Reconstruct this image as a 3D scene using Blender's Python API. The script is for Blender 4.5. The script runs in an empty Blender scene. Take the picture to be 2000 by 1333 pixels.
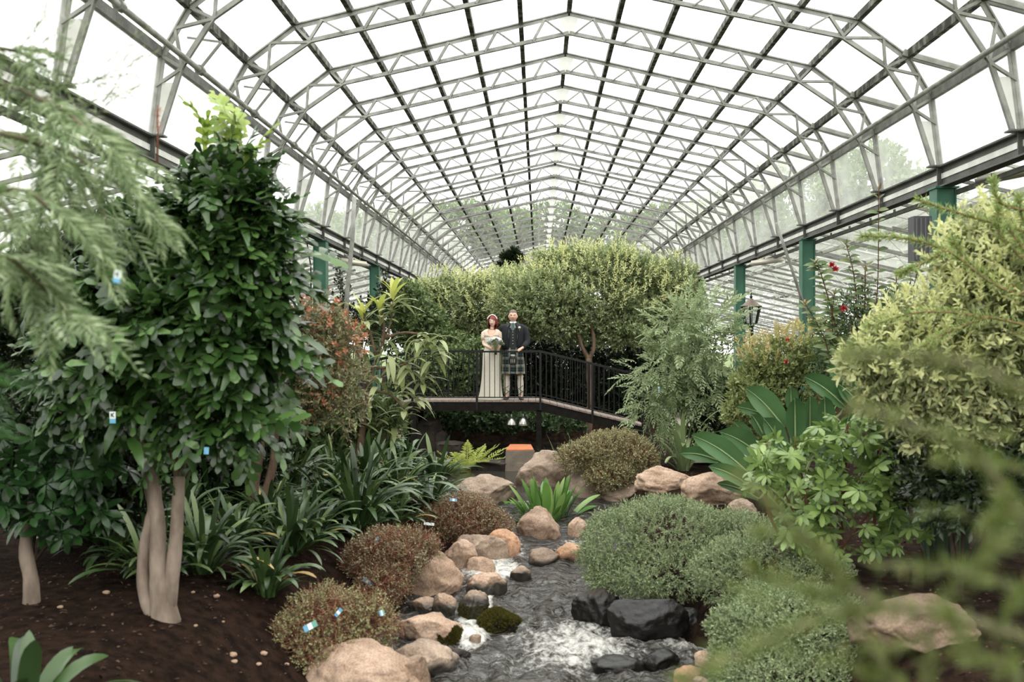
import bpy, math, random
import numpy as np
from mathutils import Vector, Matrix, noise

# ------------------------------------------------------------------ camera, sky, exposure
SC = bpy.context.scene
COL = SC.collection
F = 1944.0                       # focal length in pixels of a 2000 px wide frame (35 mm)
YAW = math.atan2(52.0, F)
CZ = 2.6
cam_d = bpy.data.cameras.new('camera')
cam = bpy.data.objects.new('camera', cam_d)
COL.objects.link(cam)
cam.location = (0, 0, CZ)
cam.rotation_euler = (math.pi / 2, 0, YAW)
cam_d.sensor_width = 36.0
cam_d.lens = F * 36.0 / 2000.0
cam_d.clip_end = 400
cam_d.clip_start = 0.05
cam_d.dof.use_dof = True
cam_d.dof.focus_distance = 20.2
cam_d.dof.aperture_fstop = 1.9
SC.camera = cam

w = bpy.data.worlds.new('overcast_sky')
SC.world = w
w.use_nodes = True
nt = w.node_tree
nt.nodes.clear()
wo = nt.nodes.new('ShaderNodeOutputWorld')
bg = nt.nodes.new('ShaderNodeBackground')
geo = nt.nodes.new('ShaderNodeNewGeometry')
sep = nt.nodes.new('ShaderNodeSeparateXYZ')
mp = nt.nodes.new('ShaderNodeMapRange')      # overcast sky: horizon a third of the zenith
mp.inputs[1].default_value = 0.0; mp.inputs[2].default_value = -1.0
mp.inputs[3].default_value = 1.0 / 3; mp.inputs[4].default_value = 1.0
mu = nt.nodes.new('ShaderNodeMath'); mu.operation = 'MULTIPLY'; mu.inputs[1].default_value = 6.2
nt.links.new(geo.outputs['Incoming'], sep.inputs[0])
nt.links.new(sep.outputs['Z'], mp.inputs[0])
nt.links.new(mp.outputs[0], mu.inputs[0])
nt.links.new(mu.outputs[0], bg.inputs['Strength'])
bg.inputs['Color'].default_value = (1.0, 0.985, 0.955, 1)
nt.links.new(bg.outputs[0], wo.inputs[0])

SC.view_settings.view_transform = 'Standard'
SC.view_settings.look = 'None'
SC.view_settings.gamma = 1.0
SC.view_settings.use_curve_mapping = False
SC.view_settings.exposure = 0.0
cy = SC.cycles
cy.max_bounces = 6; cy.diffuse_bounces = 3; cy.glossy_bounces = 2
cy.transmission_bounces = 3; cy.transparent_max_bounces = 40
cy.caustics_reflective = False; cy.caustics_refractive = False
cy.sample_clamp_indirect = 4.0

# ------------------------------------------------------------------ helpers
RND = random.Random(11)
rng = np.random.default_rng(11)
CT, ST = math.cos(YAW), math.sin(YAW)

def ray(px, py):
    u, v = (px - 1000.0) / F, -(py - 666.5) / F
    d = (-ST + u * CT, CT + u * ST, v)
    return d

def W(px, py, y):
    """the point seen at pixel px,py at distance y along the glasshouse"""
    d = ray(px, py)
    t = y / d[1]
    return Vector((t * d[0], y, CZ + t * d[2]))

def smooth01(t):
    t = min(1.0, max(0.0, t)); return t * t * (3 - 2 * t)

CH = [(2, .6, 1.6), (8.7, .25, 1.25), (10.76, -.02, .8), (12.7, .08, .6), (13.5, .27, .5), (15, .2, .45), (16.6, -.4, 1.3), (20, -.5, 1.7), (24, -.5, 1.7), (27, -.5, 1.0)]
WL = [(2, -.55), (8.7, -.40), (10.76, -.34), (12.7, -.25), (13.6, -.13), (15, .02), (16.2, .2), (30, .2)]

def interp(tab, y, k=1):
    if y <= tab[0][0]: return tab[0][k]
    for a, b in zip(tab, tab[1:]):
        if y <= b[0]:
            t = (y - a[0]) / (b[0] - a[0])
            return a[k] + (b[k] - a[k]) * t
    return tab[-1][k]

def terrain(x, y):
    zb = 0.40 + 0.012 * (y - 8)
    if y > 26: zb = 0.616
    zb += 0.05 * noise.noise(Vector((x * .6, y * .6, 3.1))) + 0.015 * noise.noise(Vector((x * 3, y * 3, 1.1)))
    if y < 28:
        xc, hw, wl = interp(CH, y, 1), interp(CH, y, 2), interp(WL, y)
        t = (abs(x - xc) - hw) / (2.3 if x < xc and y < 17 else 1.3)
        end = smooth01((24.3 - y) / 1.3)
        k = (1 - smooth01(t)) * end
        zb = zb * (1 - k) + (wl - .3 + .05 * noise.noise(Vector((x * 2.2, y * 2.2, 7)))) * k
    return zb

def G(px, py, ymax=60):
    """the ground point seen at a pixel"""
    d = ray(px, py)
    y = 3.0
    while y < ymax:
        t = y / d[1]
        if CZ + t * d[2] <= terrain(t * d[0], y): break
        y += 0.04
    t = y / d[1]
    return Vector((t * d[0], y, terrain(t * d[0], y)))

def GW(px, py):
    """the ground or water point seen at a pixel"""
    d = ray(px, py); y = 3.0
    while y < 60:
        t = y / d[1]; x = t * d[0]
        lim = terrain(x, y)
        if y < 27 and abs(x - interp(CH, y, 1)) < interp(CH, y, 2) + .6: lim = max(lim, interp(WL, y))
        if CZ + t * d[2] <= lim: break
        y += 0.04
    return Vector((x, y, lim))

def tag(o, label=None, cat=None, group=None, kind=None):
    if label: o['label'] = label
    if cat: o['category'] = cat
    if group: o['group'] = group
    if kind: o['kind'] = kind
    return o

def thing(name, loc, label, cat, group=None, rz=0, kind=None):
    o = bpy.data.objects.new(name, None)
    o.empty_display_size = .2
    COL.objects.link(o)
    o.location = loc
    o.rotation_euler = (0, 0, rz)
    return tag(o, label, cat, group, kind)

def newobj(name, me, parent=None, loc=(0, 0, 0), mat=None):
    o = bpy.data.objects.new(name, me)
    COL.objects.link(o)
    if parent is not None: o.parent = parent
    o.location = loc
    if mat is not None:
        me.materials.clear(); me.materials.append(mat)
    return o

def copy_tree(o, parent=None, loc=None):
    c = o.copy(); COL.objects.link(c)
    if parent is not None: c.parent = parent
    if loc is not None: c.location = loc
    for ch in list(o.children): copy_tree(ch, c)
    return c

class MB:
    """collects faces and links them as one mesh"""
    def __init__(s): s.v = []; s.f = []
    def add(s, v, f):
        b = len(s.v)
        s.v += [tuple(p) for p in v]; s.f += [tuple(i + b for i in q) for q in f]
        return s
    def bar(s, p0, p1, wd, ht, up=(0, 0, 1)):
        p0, p1 = Vector(p0), Vector(p1)
        d = (p1 - p0)
        if d.length < 1e-6: return s
        d.normalize(); up = Vector(up)
        if abs(d.dot(up)) > .98: up = Vector((0, 1, 0)) if abs(d.y) < .9 else Vector((1, 0, 0))
        sx = d.cross(up).normalized(); uz = sx.cross(d)
        a, b = sx * wd / 2, uz * ht / 2
        v = [p + q for p in (p0, p1) for q in (-a - b, a - b, a + b, -a + b)]
        return s.add(v, [(0, 3, 2, 1), (4, 5, 6, 7), (0, 1, 5, 4), (1, 2, 6, 5), (2, 3, 7, 6), (3, 0, 4, 7)])
    def box(s, c, size):
        c = Vector(c); x, y, z = size
        return s.bar(c - Vector((0, 0, z / 2)), c + Vector((0, 0, z / 2)), x, y, up=(0, 1, 0)) if False else s._box(c, x / 2, y / 2, z / 2)
    def _box(s, c, x, y, z):
        v = [(c.x + i * x, c.y + j * y, c.z + k * z) for k in (-1, 1) for i, j in ((-1, -1), (1, -1), (1, 1), (-1, 1))]
        return s.add(v, [(0, 3, 2, 1), (4, 5, 6, 7), (0, 1, 5, 4), (1, 2, 6, 5), (2, 3, 7, 6), (3, 0, 4, 7)])
    def plate(s, pts, t):
        """flat plate of thickness t, outline pts (counted round), thick along its normal"""
        P = [Vector(p) for p in pts]
        n = (P[1] - P[0]).cross(P[-1] - P[0]).normalized() * t / 2
        k = len(P)
        v = [p + n for p in P] + [p - n for p in P]
        f = [tuple(range(k)), tuple(range(2 * k - 1, k - 1, -1))] + [(i, i + k, (i + 1) % k + k, (i + 1) % k) for i in range(k)]
        return s.add(v, f)
    def rings(s, rs, cap=True):
        n = len(rs[0]); v = [p for r in rs for p in r]; f = []
        for i in range(len(rs) - 1):
            for j in range(n):
                f.append((i * n + j, i * n + (j + 1) % n, (i + 1) * n + (j + 1) % n, (i + 1) * n + j))
        if cap:
            f.append(tuple(range(n - 1, -1, -1))); f.append(tuple(range((len(rs) - 1) * n, len(rs) * n)))
        return s.add(v, f)
    def tube(s, pts, rad, n=8, cap=True, flat=1.0):
        P = [Vector(p) for p in pts]
        if not hasattr(rad, '__len__'): rad = [rad] * len(P)
        rs = []; up = None
        for i, p in enumerate(P):
            d = (P[min(i + 1, len(P) - 1)] - P[max(i - 1, 0)]).normalized()
            if up is None: up = Vector((0, 0, 1)) if abs(d.z) < .9 else Vector((0, 1, 0))
            sx = d.cross(up).normalized(); up = sx.cross(d).normalized()
            rs.append([p + (sx * math.cos(a) + up * math.sin(a) * flat) * rad[i] for a in [2 * math.pi * j / n for j in range(n)]])
        return s.rings(rs, cap)
    def lathe(s, prof, n=16, c=(0, 0, 0), cap=True):
        c = Vector(c)
        return s.rings([[c + Vector((r * math.cos(2 * math.pi * j / n), r * math.sin(2 * math.pi * j / n), z)) for j in range(n)] for r, z in prof], cap)
    def ell(s, lv, n=20, cap=True, ph=0):
        """stacked horizontal ellipses: (x, y, z, rx, ry)"""
        return s.rings([[Vector((x + rx * math.cos(2 * math.pi * j / n + ph), y + ry * math.sin(2 * math.pi * j / n + ph), z)) for j in range(n)] for x, y, z, rx, ry in lv], cap)
    def ball(s, c, r, n=10, m=7, sc=(1, 1, 1)):
        c = Vector(c)
        rs = []
        for i in range(1, m):
            t = math.pi * i / m
            rs.append([c + Vector((math.sin(t) * math.cos(2 * math.pi * j / n) * r * sc[0], math.sin(t) * math.sin(2 * math.pi * j / n) * r * sc[1], -math.cos(t) * r * sc[2])) for j in range(n)])
        return s.rings(rs)
    def mesh(s, name='mesh', smooth=False):
        me = bpy.data.meshes.new(name)
        me.from_pydata(s.v, [], s.f)
        if smooth: me.polygons.foreach_set('use_smooth', [True] * len(me.polygons))
        me.update()
        return me
    def build(s, name, mat, parent=None, smooth=False, loc=(0, 0, 0)):
        return newobj(name, s.mesh(name, smooth), parent, loc, mat)

def srgb(h):
    if isinstance(h, str):
        h = h.lstrip('#'); c = [int(h[i:i + 2], 16) / 255 for i in (0, 2, 4)]
    else: c = h
    return tuple((x / 12.92 if x <= .04045 else ((x + .055) / 1.055) ** 2.4) for x in c) + (1,)

# ------------------------------------------------------------------ materials
def mat_base(name):
    m = bpy.data.materials.new(name); m.use_nodes = True
    nt = m.node_tree; nt.nodes.clear()
    out = nt.nodes.new('ShaderNodeOutputMaterial')
    return m, nt, out

def plain(name, col, rough=.6, metal=0, spec=.5, noise_col=None, nscale=8, bump=0, bscale=None, stretch=(1, 1, 1), lo=.35, hi=.65):
    m, nt, out = mat_base(name)
    b = nt.nodes.new('ShaderNodeBsdfPrincipled')
    b.inputs['Base Color'].default_value = srgb(col)
    b.inputs['Roughness'].default_value = rough; b.inputs['Metallic'].default_value = metal
    b.inputs['Specular IOR Level'].default_value = spec
    tc = nt.nodes.new('ShaderNodeTexCoord'); mpn = nt.nodes.new('ShaderNodeMapping')
    mpn.inputs['Scale'].default_value = stretch
    nt.links.new(tc.outputs['Object'], mpn.inputs[0])
    if noise_col:
        n = nt.nodes.new('ShaderNodeTexNoise'); n.inputs['Scale'].default_value = nscale; n.inputs['Detail'].default_value = 5
        nt.links.new(mpn.outputs[0], n.inputs['Vector'])
        r = nt.nodes.new('ShaderNodeValToRGB')
        r.color_ramp.elements[0].position = lo; r.color_ramp.elements[1].position = hi
        r.color_ramp.elements[0].color = srgb(col); r.color_ramp.elements[1].color = srgb(noise_col)
        nt.links.new(n.outputs['Fac'], r.inputs[0]); nt.links.new(r.outputs[0], b.inputs['Base Color'])
    if bump:
        n2 = nt.nodes.new('ShaderNodeTexNoise'); n2.inputs['Scale'].default_value = bscale or nscale * 3; n2.inputs['Detail'].default_value = 6
        nt.links.new(mpn.outputs[0], n2.inputs['Vector'])
        bp = nt.nodes.new('ShaderNodeBump'); bp.inputs['Strength'].default_value = bump; bp.inputs['Distance'].default_value = .03
        nt.links.new(n2.outputs['Fac'], bp.inputs['Height']); nt.links.new(bp.outputs[0], b.inputs['Normal'])
    nt.links.new(b.outputs[0], out.inputs[0])
    return m

def leafmat(name, cols, rough=.42, trans=.28, spec=.45):
    """leaf colours drawn at random for each leaf; some light passes through"""
    m, nt, out = mat_base(name)
    g = nt.nodes.new('ShaderNodeNewGeometry'); oi = nt.nodes.new('ShaderNodeObjectInfo')
    a = nt.nodes.new('ShaderNodeMath'); a.operation = 'ADD'
    fr = nt.nodes.new('ShaderNodeMath'); fr.operation = 'FRACT'
    nt.links.new(g.outputs['Random Per Island'], a.inputs[0]); nt.links.new(oi.outputs['Random'], a.inputs[1])
    nt.links.new(a.outputs[0], fr.inputs[0])
    r = nt.nodes.new('ShaderNodeValToRGB')
    el = r.color_ramp.elements
    n = len(cols)
    el[0].position = 0; el[0].color = srgb(cols[0]); el[1].position = 1; el[1].color = srgb(cols[-1])
    for i in range(1, n - 1):
        e = el.new(i / (n - 1)); e.color = srgb(cols[i])
    nt.links.new(fr.outputs[0], r.inputs[0])
    b = nt.nodes.new('ShaderNodeBsdfPrincipled')
    b.inputs['Roughness'].default_value = rough; b.inputs['Specular IOR Level'].default_value = spec
    nt.links.new(r.outputs[0], b.inputs['Base Color'])
    t = nt.nodes.new('ShaderNodeBsdfTranslucent')
    nt.links.new(r.outputs[0], t.inputs['Color'])
    mx = nt.nodes.new('ShaderNodeMixShader'); mx.inputs[0].default_value = trans
    nt.links.new(b.outputs[0], mx.inputs[1]); nt.links.new(t.outputs[0], mx.inputs[2])
    nt.links.new(mx.outputs[0], out.inputs[0])
    return m

def glassmat(name, dirt_lo, dirt_hi, tint=(.97, .98, .98), scale=1.2, dirt='#d9dbd6'):
    """thin pane: clear, a little mirror, with a film of pale grime"""
    m, nt, out = mat_base(name)
    tr = nt.nodes.new('ShaderNodeBsdfTransparent'); tr.inputs[0].default_value = tint + (1,)
    gl = nt.nodes.new('ShaderNodeBsdfGlossy'); gl.inputs['Roughness'].default_value = .03
    m1 = nt.nodes.new('ShaderNodeMixShader'); m1.inputs[0].default_value = .03
    nt.links.new(tr.outputs[0], m1.inputs[1]); nt.links.new(gl.outputs[0], m1.inputs[2])
    df = nt.nodes.new('ShaderNodeBsdfTranslucent'); df.inputs[0].default_value = srgb(dirt)
    d2 = nt.nodes.new('ShaderNodeBsdfDiffuse'); d2.inputs[0].default_value = srgb(dirt)
    m0 = nt.nodes.new('ShaderNodeMixShader'); m0.inputs[0].default_value = .35
    nt.links.new(df.outputs[0], m0.inputs[1]); nt.links.new(d2.outputs[0], m0.inputs[2])
    tc = nt.nodes.new('ShaderNodeNewGeometry')
    n = nt.nodes.new('ShaderNodeTexNoise'); n.inputs['Scale'].default_value = scale; n.inputs['Detail'].default_value = 6
    nt.links.new(tc.outputs['Position'], n.inputs['Vector'])
    mr = nt.nodes.new('ShaderNodeMapRange'); mr.inputs[1].default_value = .3; mr.inputs[2].default_value = .75
    mr.inputs[3].default_value = dirt_lo; mr.inputs[4].default_value = dirt_hi
    nt.links.new(n.outputs['Fac'], mr.inputs[0])
    m2 = nt.nodes.new('ShaderNodeMixShader')
    nt.links.new(mr.outputs[0], m2.inputs[0]); nt.links.new(m1.outputs[0], m2.inputs[1]); nt.links.new(m0.outputs[0], m2.inputs[2])
    nt.links.new(m2.outputs[0], out.inputs[0])
    return m

M = {}
M['steel'] = plain('galvanised_steel', '#9a9994', .5, .1, .5, '#787872', 5, .15, 40)
M['steel_dark'] = plain('weathered_steel', '#777772', .5, .3, .5, '#54554f', 6, .2, 30)
M['beam'] = plain('beam_steel', '#62635f', .55, .1, .4, '#4f504c', 4, .15, 30)
M['moss_bar'] = plain('mossy_glazing_bar', '#33352e', .8, 0, .3, '#7c7d74', 5, .3, 30, (1, 1.6, 1), .46, .62)
M['panel'] = plain('grey_panel', '#e2e2dd', .6, 0, .4, '#cbcbc5', 2.5)
M['white_bar'] = plain('white_painted_bar', '#ecebe6', .5, 0, .4, '#d2d2cb', 4)
M['green_paint'] = plain('green_paint', '#2f5f4b', .42, 0, .5, '#3a6b56', 3)
M['black_metal'] = plain('black_painted_metal', '#0e0e10', .45, 0, .3)
M['deck_wood'] = plain('deck_timber', '#8d7f76', .75, 0, .3, '#6f635c', 14, .2, 60, (1, 6, 1))
M['dark_wood'] = plain('dark_timber', '#141210', .8, 0, .12, '#1f1b18', 8)
M['soil'] = plain('soil', '#17110e', .95, 0, .03, '#2d211a', 9, .9, 40)
M['bark_pale'] = plain('pale_bark', '#8b7d71', .85, 0, .2, '#675a4f', 9, .35, 35, (1, 1, .35))
M['bark_brown'] = plain('brown_bark', '#75614f', .85, 0, .2, '#4f4035', 9, .4, 35, (1, 1, .4))
M['bark_dark'] = plain('dark_bark', '#3f322a', .9, 0, .2, '#2a211c', 9, .3, 35)
M['twig_red'] = plain('red_brown_twig', '#5a3a2c', .8, 0, .2)
M['twig_tan'] = plain('tan_twig', '#85704f', .8, 0, .2, '#6a5a40', 12)
M['twig_olive'] = plain('olive_twig', '#5c5941', .8, 0, .2, '#4a4836', 12)
M['stem_green'] = plain('green_stem', '#6c7a4c', .6, 0, .3)
M['chrome'] = plain('brushed_metal', '#b9b8b3', .3, .9, .5)
M['glass_lamp'] = glassmat('lamp_glass', .12, .3)
M['pane_roof'] = glassmat('roof_glass', .02, .07)
M['pane_side'] = glassmat('hazed_glass', .16, .42, scale=.9)
M['pane_bay'] = glassmat('side_bay_glass', .15, .45, scale=.7, dirt='#c6c8c1', tint=(.9, .92, .91))
M['lawn'] = plain('outdoor_grass', '#5b6b3f', .9, 0, .2, '#47552f', .8)
M['paving'] = plain('path_paving', '#a39c90', .85, 0, .3, '#8d867a', 5, .2, 30)

def rockmat(name, c1, c2, c3, dark='#33302b', wet=0.0):
    m, nt, out = mat_base(name)
    b = nt.nodes.new('ShaderNodeBsdfPrincipled'); b.inputs['Roughness'].default_value = .75; b.inputs['Specular IOR Level'].default_value = .35
    tc = nt.nodes.new('ShaderNodeNewGeometry')
    oi = nt.nodes.new('ShaderNodeObjectInfo')
    n = nt.nodes.new('ShaderNodeTexNoise'); n.inputs['Scale'].default_value = 3.2; n.inputs['Detail'].default_value = 8; n.inputs['Roughness'].default_value = .65
    nt.links.new(tc.outputs['Position'], n.inputs['Vector'])
    r = nt.nodes.new('ShaderNodeValToRGB'); el = r.color_ramp.elements
    el[0].position = .3; el[0].color = srgb(c1); el[1].position = .72; el[1].color = srgb(c3); e = el.new(.5); e.color = srgb(c2)
    nt.links.new(n.outputs['Fac'], r.inputs[0])
    n2 = nt.nodes.new('ShaderNodeTexNoise'); n2.inputs['Scale'].default_value = 55; n2.inputs['Detail'].default_value = 3
    nt.links.new(tc.outputs['Position'], n2.inputs['Vector'])
    mxr = nt.nodes.new('ShaderNodeMix'); mxr.data_type = 'RGBA'; mxr.blend_type = 'MULTIPLY'; mxr.inputs[0].default_value = .5
    r2 = nt.nodes.new('ShaderNodeValToRGB'); r2.color_ramp.elements[0].position = .35; r2.color_ramp.elements[0].color = (.45, .42, .4, 1); r2.color_ramp.elements[1].position = .6; r2.color_ramp.elements[1].color = (1.15, 1.12, 1.1, 1)
    nt.links.new(n2.outputs['Fac'], r2.inputs[0])
    nt.links.new(r.outputs[0], mxr.inputs[6]); nt.links.new(r2.outputs[0], mxr.inputs[7])
    # tint by rock
    hs = nt.nodes.new('ShaderNodeHueSaturation')
    mv = nt.nodes.new('ShaderNodeMapRange'); mv.inputs[3].default_value = .78; mv.inputs[4].default_value = 1.1
    nt.links.new(oi.outputs['Random'], mv.inputs[0]); nt.links.new(mv.outputs[0], hs.inputs['Value'])
    nt.links.new(mxr.outputs[2], hs.inputs['Color'])
    last = hs.outputs[0]
    if wet:
        # algae and wet stain below a wavering tide line given by the 'wet' attribute
        at = nt.nodes.new('ShaderNodeAttribute'); at.attribute_name = 'wet'
        mx2 = nt.nodes.new('ShaderNodeMix'); mx2.data_type = 'RGBA'
        mx2.inputs[7].default_value = srgb(dark)
        nt.links.new(at.outputs['Fac'], mx2.inputs[0]); nt.links.new(last, mx2.inputs[6])
        last = mx2.outputs[2]
        rr = nt.nodes.new('ShaderNodeMapRange'); rr.inputs[3].default_value = .75; rr.inputs[4].default_value = .4
        nt.links.new(at.outputs['Fac'], rr.inputs[0]); nt.links.new(rr.outputs[0], b.inputs['Roughness'])
    nt.links.new(last, b.inputs['Base Color'])
    bp = nt.nodes.new('ShaderNodeBump'); bp.inputs['Strength'].default_value = .55; bp.inputs['Distance'].default_value = .03
    n3 = nt.nodes.new('ShaderNodeTexNoise'); n3.inputs['Scale'].default_value = 14; n3.inputs['Detail'].default_value = 9
    nt.links.new(tc.outputs['Position'], n3.inputs['Vector'])
    nt.links.new(n3.outputs['Fac'], bp.inputs['Height']); nt.links.new(bp.outputs[0], b.inputs['Normal'])
    nt.links.new(b.outputs[0], out.inputs[0])
    return m
M['rock'] = rockmat('granite_boulder', '#7d6755', '#9f8773', '#bda592', wet=1)
M['rock_orange'] = rockmat('orange_granite', '#8a6a52', '#a98468', '#c09e82', wet=1)
M['rock_grey'] = rockmat('grey_granite', '#6b5c4e', '#8d7b6b', '#ab9987', wet=1)
M['rock_brown'] = rockmat('shade_dulled_rock', '#4f4236', '#655547', '#7b6857', wet=1)  # duller copy of the granite, shade on the boulder put into the colour
M['rock_dark'] = rockmat('wet_shaded_rock', '#1c1815', '#2e2721', '#4a3f35', dark='#12100e', wet=1)  # wet stone, its colour blackened further for the deep shade under the mound

# ------------------------------------------------------------------ the setting: ground, stream, glasshouse shell
def grid_mesh(name, xs, ys, fz):
    nx, ny = len(xs), len(ys)
    v = [(x, y, fz(x, y)) for y in ys for x in xs]
    f = [(j * nx + i, j * nx + i + 1, (j + 1) * nx + i + 1, (j + 1) * nx + i) for j in range(ny - 1) for i in range(nx - 1)]
    me = bpy.data.meshes.new(name); me.from_pydata(v, [], f)
    me.polygons.foreach_set('use_smooth', [True] * len(f))
    return me

xs = list(np.concatenate([np.linspace(-13.5, -5, 18)[:-1], np.linspace(-5, 6, 120), np.linspace(6, 14.5, 18)[1:]]))
ys = list(np.concatenate([np.linspace(.5, 5, 20)[:-1], np.linspace(5, 28, 200), np.linspace(28, 72, 40)[1:]]))
fl = newobj('floor', grid_mesh('floor', xs, ys, terrain), mat=M['soil']); tag(fl, kind='structure')

# litter of bark chips over the soil (real chips, one mass)
def leafcloud_arrays(P, D, N, L, Wd, tv, tf):
    D = D / (np.linalg.norm(D, axis=1, keepdims=True) + 1e-9)
    Y = np.cross(N, D); Y /= (np.linalg.norm(Y, axis=1, keepdims=True) + 1e-9)
    Z = np.cross(D, Y)
    tv = np.asarray(tv, float)
    L = np.broadcast_to(L, (len(P),)); Wd = np.broadcast_to(Wd, (len(P),))
    V = (P[:, None, :] + tv[None, :, 0, None] * (L[:, None, None] * D[:, None, :]) + tv[None, :, 1, None] * (Wd[:, None, None] * Y[:, None, :])
         + tv[None, :, 2, None] * (L[:, None, None] * Z[:, None, :])).reshape(-1, 3)
    k = len(tv); off = (np.arange(len(P)) * k)
    Fs = [np.asarray(f)[None, :] + off[:, None] for f in tf]
    return V, Fs

def mesh_from_arrays(name, V, Fs, smooth=False):
    """Fs: list of (n, k) index arrays"""
    me = bpy.data.meshes.new(name)
    nl = sum(f.size for f in Fs); npoly = sum(len(f) for f in Fs)
    me.vertices.add(len(V)); me.vertices.foreach_set('co', np.ascontiguousarray(V, np.float32).ravel())
    me.loops.add(nl); me.polygons.add(npoly)
    me.loops.foreach_set('vertex_index', np.concatenate([f.ravel() for f in Fs]).astype(np.int32))
    tot = np.concatenate([np.full(len(f), f.shape[1]) for f in Fs])
    st = np.concatenate([[0], np.cumsum(tot)[:-1]])
    me.polygons.foreach_set('loop_start', st.astype(np.int32))
    try: me.polygons.foreach_set('loop_total', tot.astype(np.int32))
    except Exception: pass
    if smooth: me.polygons.foreach_set('use_smooth', np.ones(npoly, bool))
    me.update(calc_edges=True); me.validate()
    return me

T_DIAMOND = ([(0, 0, 0), (.45, .5, .07), (1, 0, -.04), (.45, -.5, .07)], [(0, 2, 1), (0, 3, 2)])
T_OVAL = ([(0, 0, 0), (.3, .42, .07), (.72, .4, .05), (1, 0, -.1), (.72, -.4, .05), (.3, -.42, .07)], [(0, 3, 2, 1), (0, 5, 4, 3)])
T_NEEDLE = ([(0, .5, 0), (1, 0, 0), (0, -.5, 0)], [(0, 2, 1)])
T_CHIP = ([(0, -.5, 0), (1, -.3, 0.02), (.9, .5, 0), (.1, .4, .05), (.5, 0, .3)], [(0, 1, 4), (1, 2, 4), (2, 3, 4), (3, 0, 4)])

nch = 9000
cx_ = rng.uniform(-5, 4.5, nch); cy_ = 5.5 + 14 * rng.random(nch) ** 1.5
keep = [i for i in range(nch) if abs(cx_[i] - interp(CH, cy_[i], 1)) > interp(CH, cy_[i], 2) + .5]
P = np.array([(cx_[i], cy_[i], terrain(cx_[i], cy_[i]) + .004) for i in keep])
D = np.c_[rng.normal(size=(len(P), 2)), rng.normal(size=len(P)) * .2]
V_, F_ = leafcloud_arrays(P, D, np.tile([0, 0, 1.], (len(P), 1)), rng.uniform(.012, .05, len(P)), rng.uniform(.008, .025, len(P)), *T_CHIP)
M['chips'] = leafmat('bark_chips', ['#1b1410', '#271d17', '#3a2d25', '#5b4a3e'], .9, 0, .1)
ch = newobj('bark_chips', mesh_from_arrays('bark_chips', V_, F_), mat=M['chips'])
tag(ch, 'dark bark chips and crumbs scattered over the soil', 'mulch', kind='stuff')

# water: one sheet following the channel, rippled, falling in steps
def water_z(x, y):
    z = interp(WL, y)
    a = .075 if y < 11.5 else (.045 if y < 15.5 else .003)
    z += a * (noise.noise(Vector((x * 3.1, y * 2.0, 0))) + .6 * noise.noise(Vector((x * 7.3, y * 4.6, 4))) + .35 * noise.noise(Vector((x * 15, y * 10, 9))))
    return z
wys = list(np.concatenate([np.linspace(5, 15.8, 300), np.linspace(15.9, 27, 40)]))
v, f = [], []
NW = 90
for y in wys:
    xc, hw = interp(CH, y, 1), interp(CH, y, 2) + .75
    for i in range(NW):
        x = xc - hw + 2 * hw * i / (NW - 1)
        v.append((x, y, water_z(x, y)))
for j in range(len(wys) - 1):
    for i in range(NW - 1):
        a = j * NW + i; f.append((a, a + 1, a + NW + 1, a + NW))
me = bpy.data.meshes.new('stream_water'); me.from_pydata(v, [], f); me.polygons.foreach_set('use_smooth', [True] * len(f))
# foam where the water breaks
def foam_amt(x, y):
    def blob(cx, cy, rx, ry): return max(0, 1 - ((x - cx) / rx) ** 2 - ((y - cy) / ry) ** 2)
    s = 0
    for px, py, rw, rd, k in FOAM:
        s = max(s, k * blob(px, py, rw, rd))
    return s
FOAM = []
for px, py, wpx, rd, k in ((1130, 1262, 165, 1.0, .85), (1240, 1225, 120, .7, .75), (1010, 1235, 80, .6, .6), (1340, 1245, 100, .8, .75), (938, 1180, 30, .9, 2.0), (925, 1225, 36, .8, 2.2), (960, 1110, 70, .75, 1.5), (1000, 1075, 40, .5, .9), (1120, 1070, 40, .5, .7), (1060, 1300, 160, .5, .5), (1180, 1130, 60, .8, .3)):
    d = ray(px, py); y = 4.0
    while CZ + y / d[1] * d[2] > interp(WL, y): y += .02
    FOAM.append((y / d[1] * d[0], y, wpx * y / F, rd, k))
at = me.attributes.new('foam', 'FLOAT', 'POINT')
at.data.foreach_set('value', [min(1.0, foam_amt(p[0], p[1])) for p in v])
at = me.attributes.new('ripple', 'FLOAT', 'POINT')
at.data.foreach_set('value', [1.0 if p[1] < 15.5 else .01 for p in v])
m, nt, out = mat_base('stream_water')
b = nt.nodes.new('ShaderNodeBsdfPrincipled'); b.inputs['Base Color'].default_value = srgb('#35322d'); b.inputs['Roughness'].default_value = .12; b.inputs['IOR'].default_value = 1.33
b.inputs['Specular IOR Level'].default_value = 1.0
trn = nt.nodes.new('ShaderNodeBsdfTransparent'); trn.inputs[0].default_value = (.75, .7, .62, 1)
mxw = nt.nodes.new('ShaderNodeMixShader'); mxw.inputs[0].default_value = .10
nt.links.new(b.outputs[0], mxw.inputs[1]); nt.links.new(trn.outputs[0], mxw.inputs[2])
fo = nt.nodes.new('ShaderNodeBsdfPrincipled'); fo.inputs['Base Color'].default_value = srgb('#cfcdc6'); fo.inputs['Roughness'].default_value = .6
g = nt.nodes.new('ShaderNodeNewGeometry'); mpn = nt.nodes.new('ShaderNodeMapping'); mpn.inputs['Scale'].default_value = (1.4, 1, 1)
nt.links.new(g.outputs['Position'], mpn.inputs[0])
n = nt.nodes.new('ShaderNodeTexNoise'); n.inputs['Scale'].default_value = 8; n.inputs['Detail'].default_value = 9; n.inputs['Roughness'].default_value = .72; n.inputs['Distortion'].default_value = .25
nt.links.new(mpn.outputs[0], n.inputs['Vector'])
aa = nt.nodes.new('ShaderNodeAttribute'); aa.attribute_name = 'foam'
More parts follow.
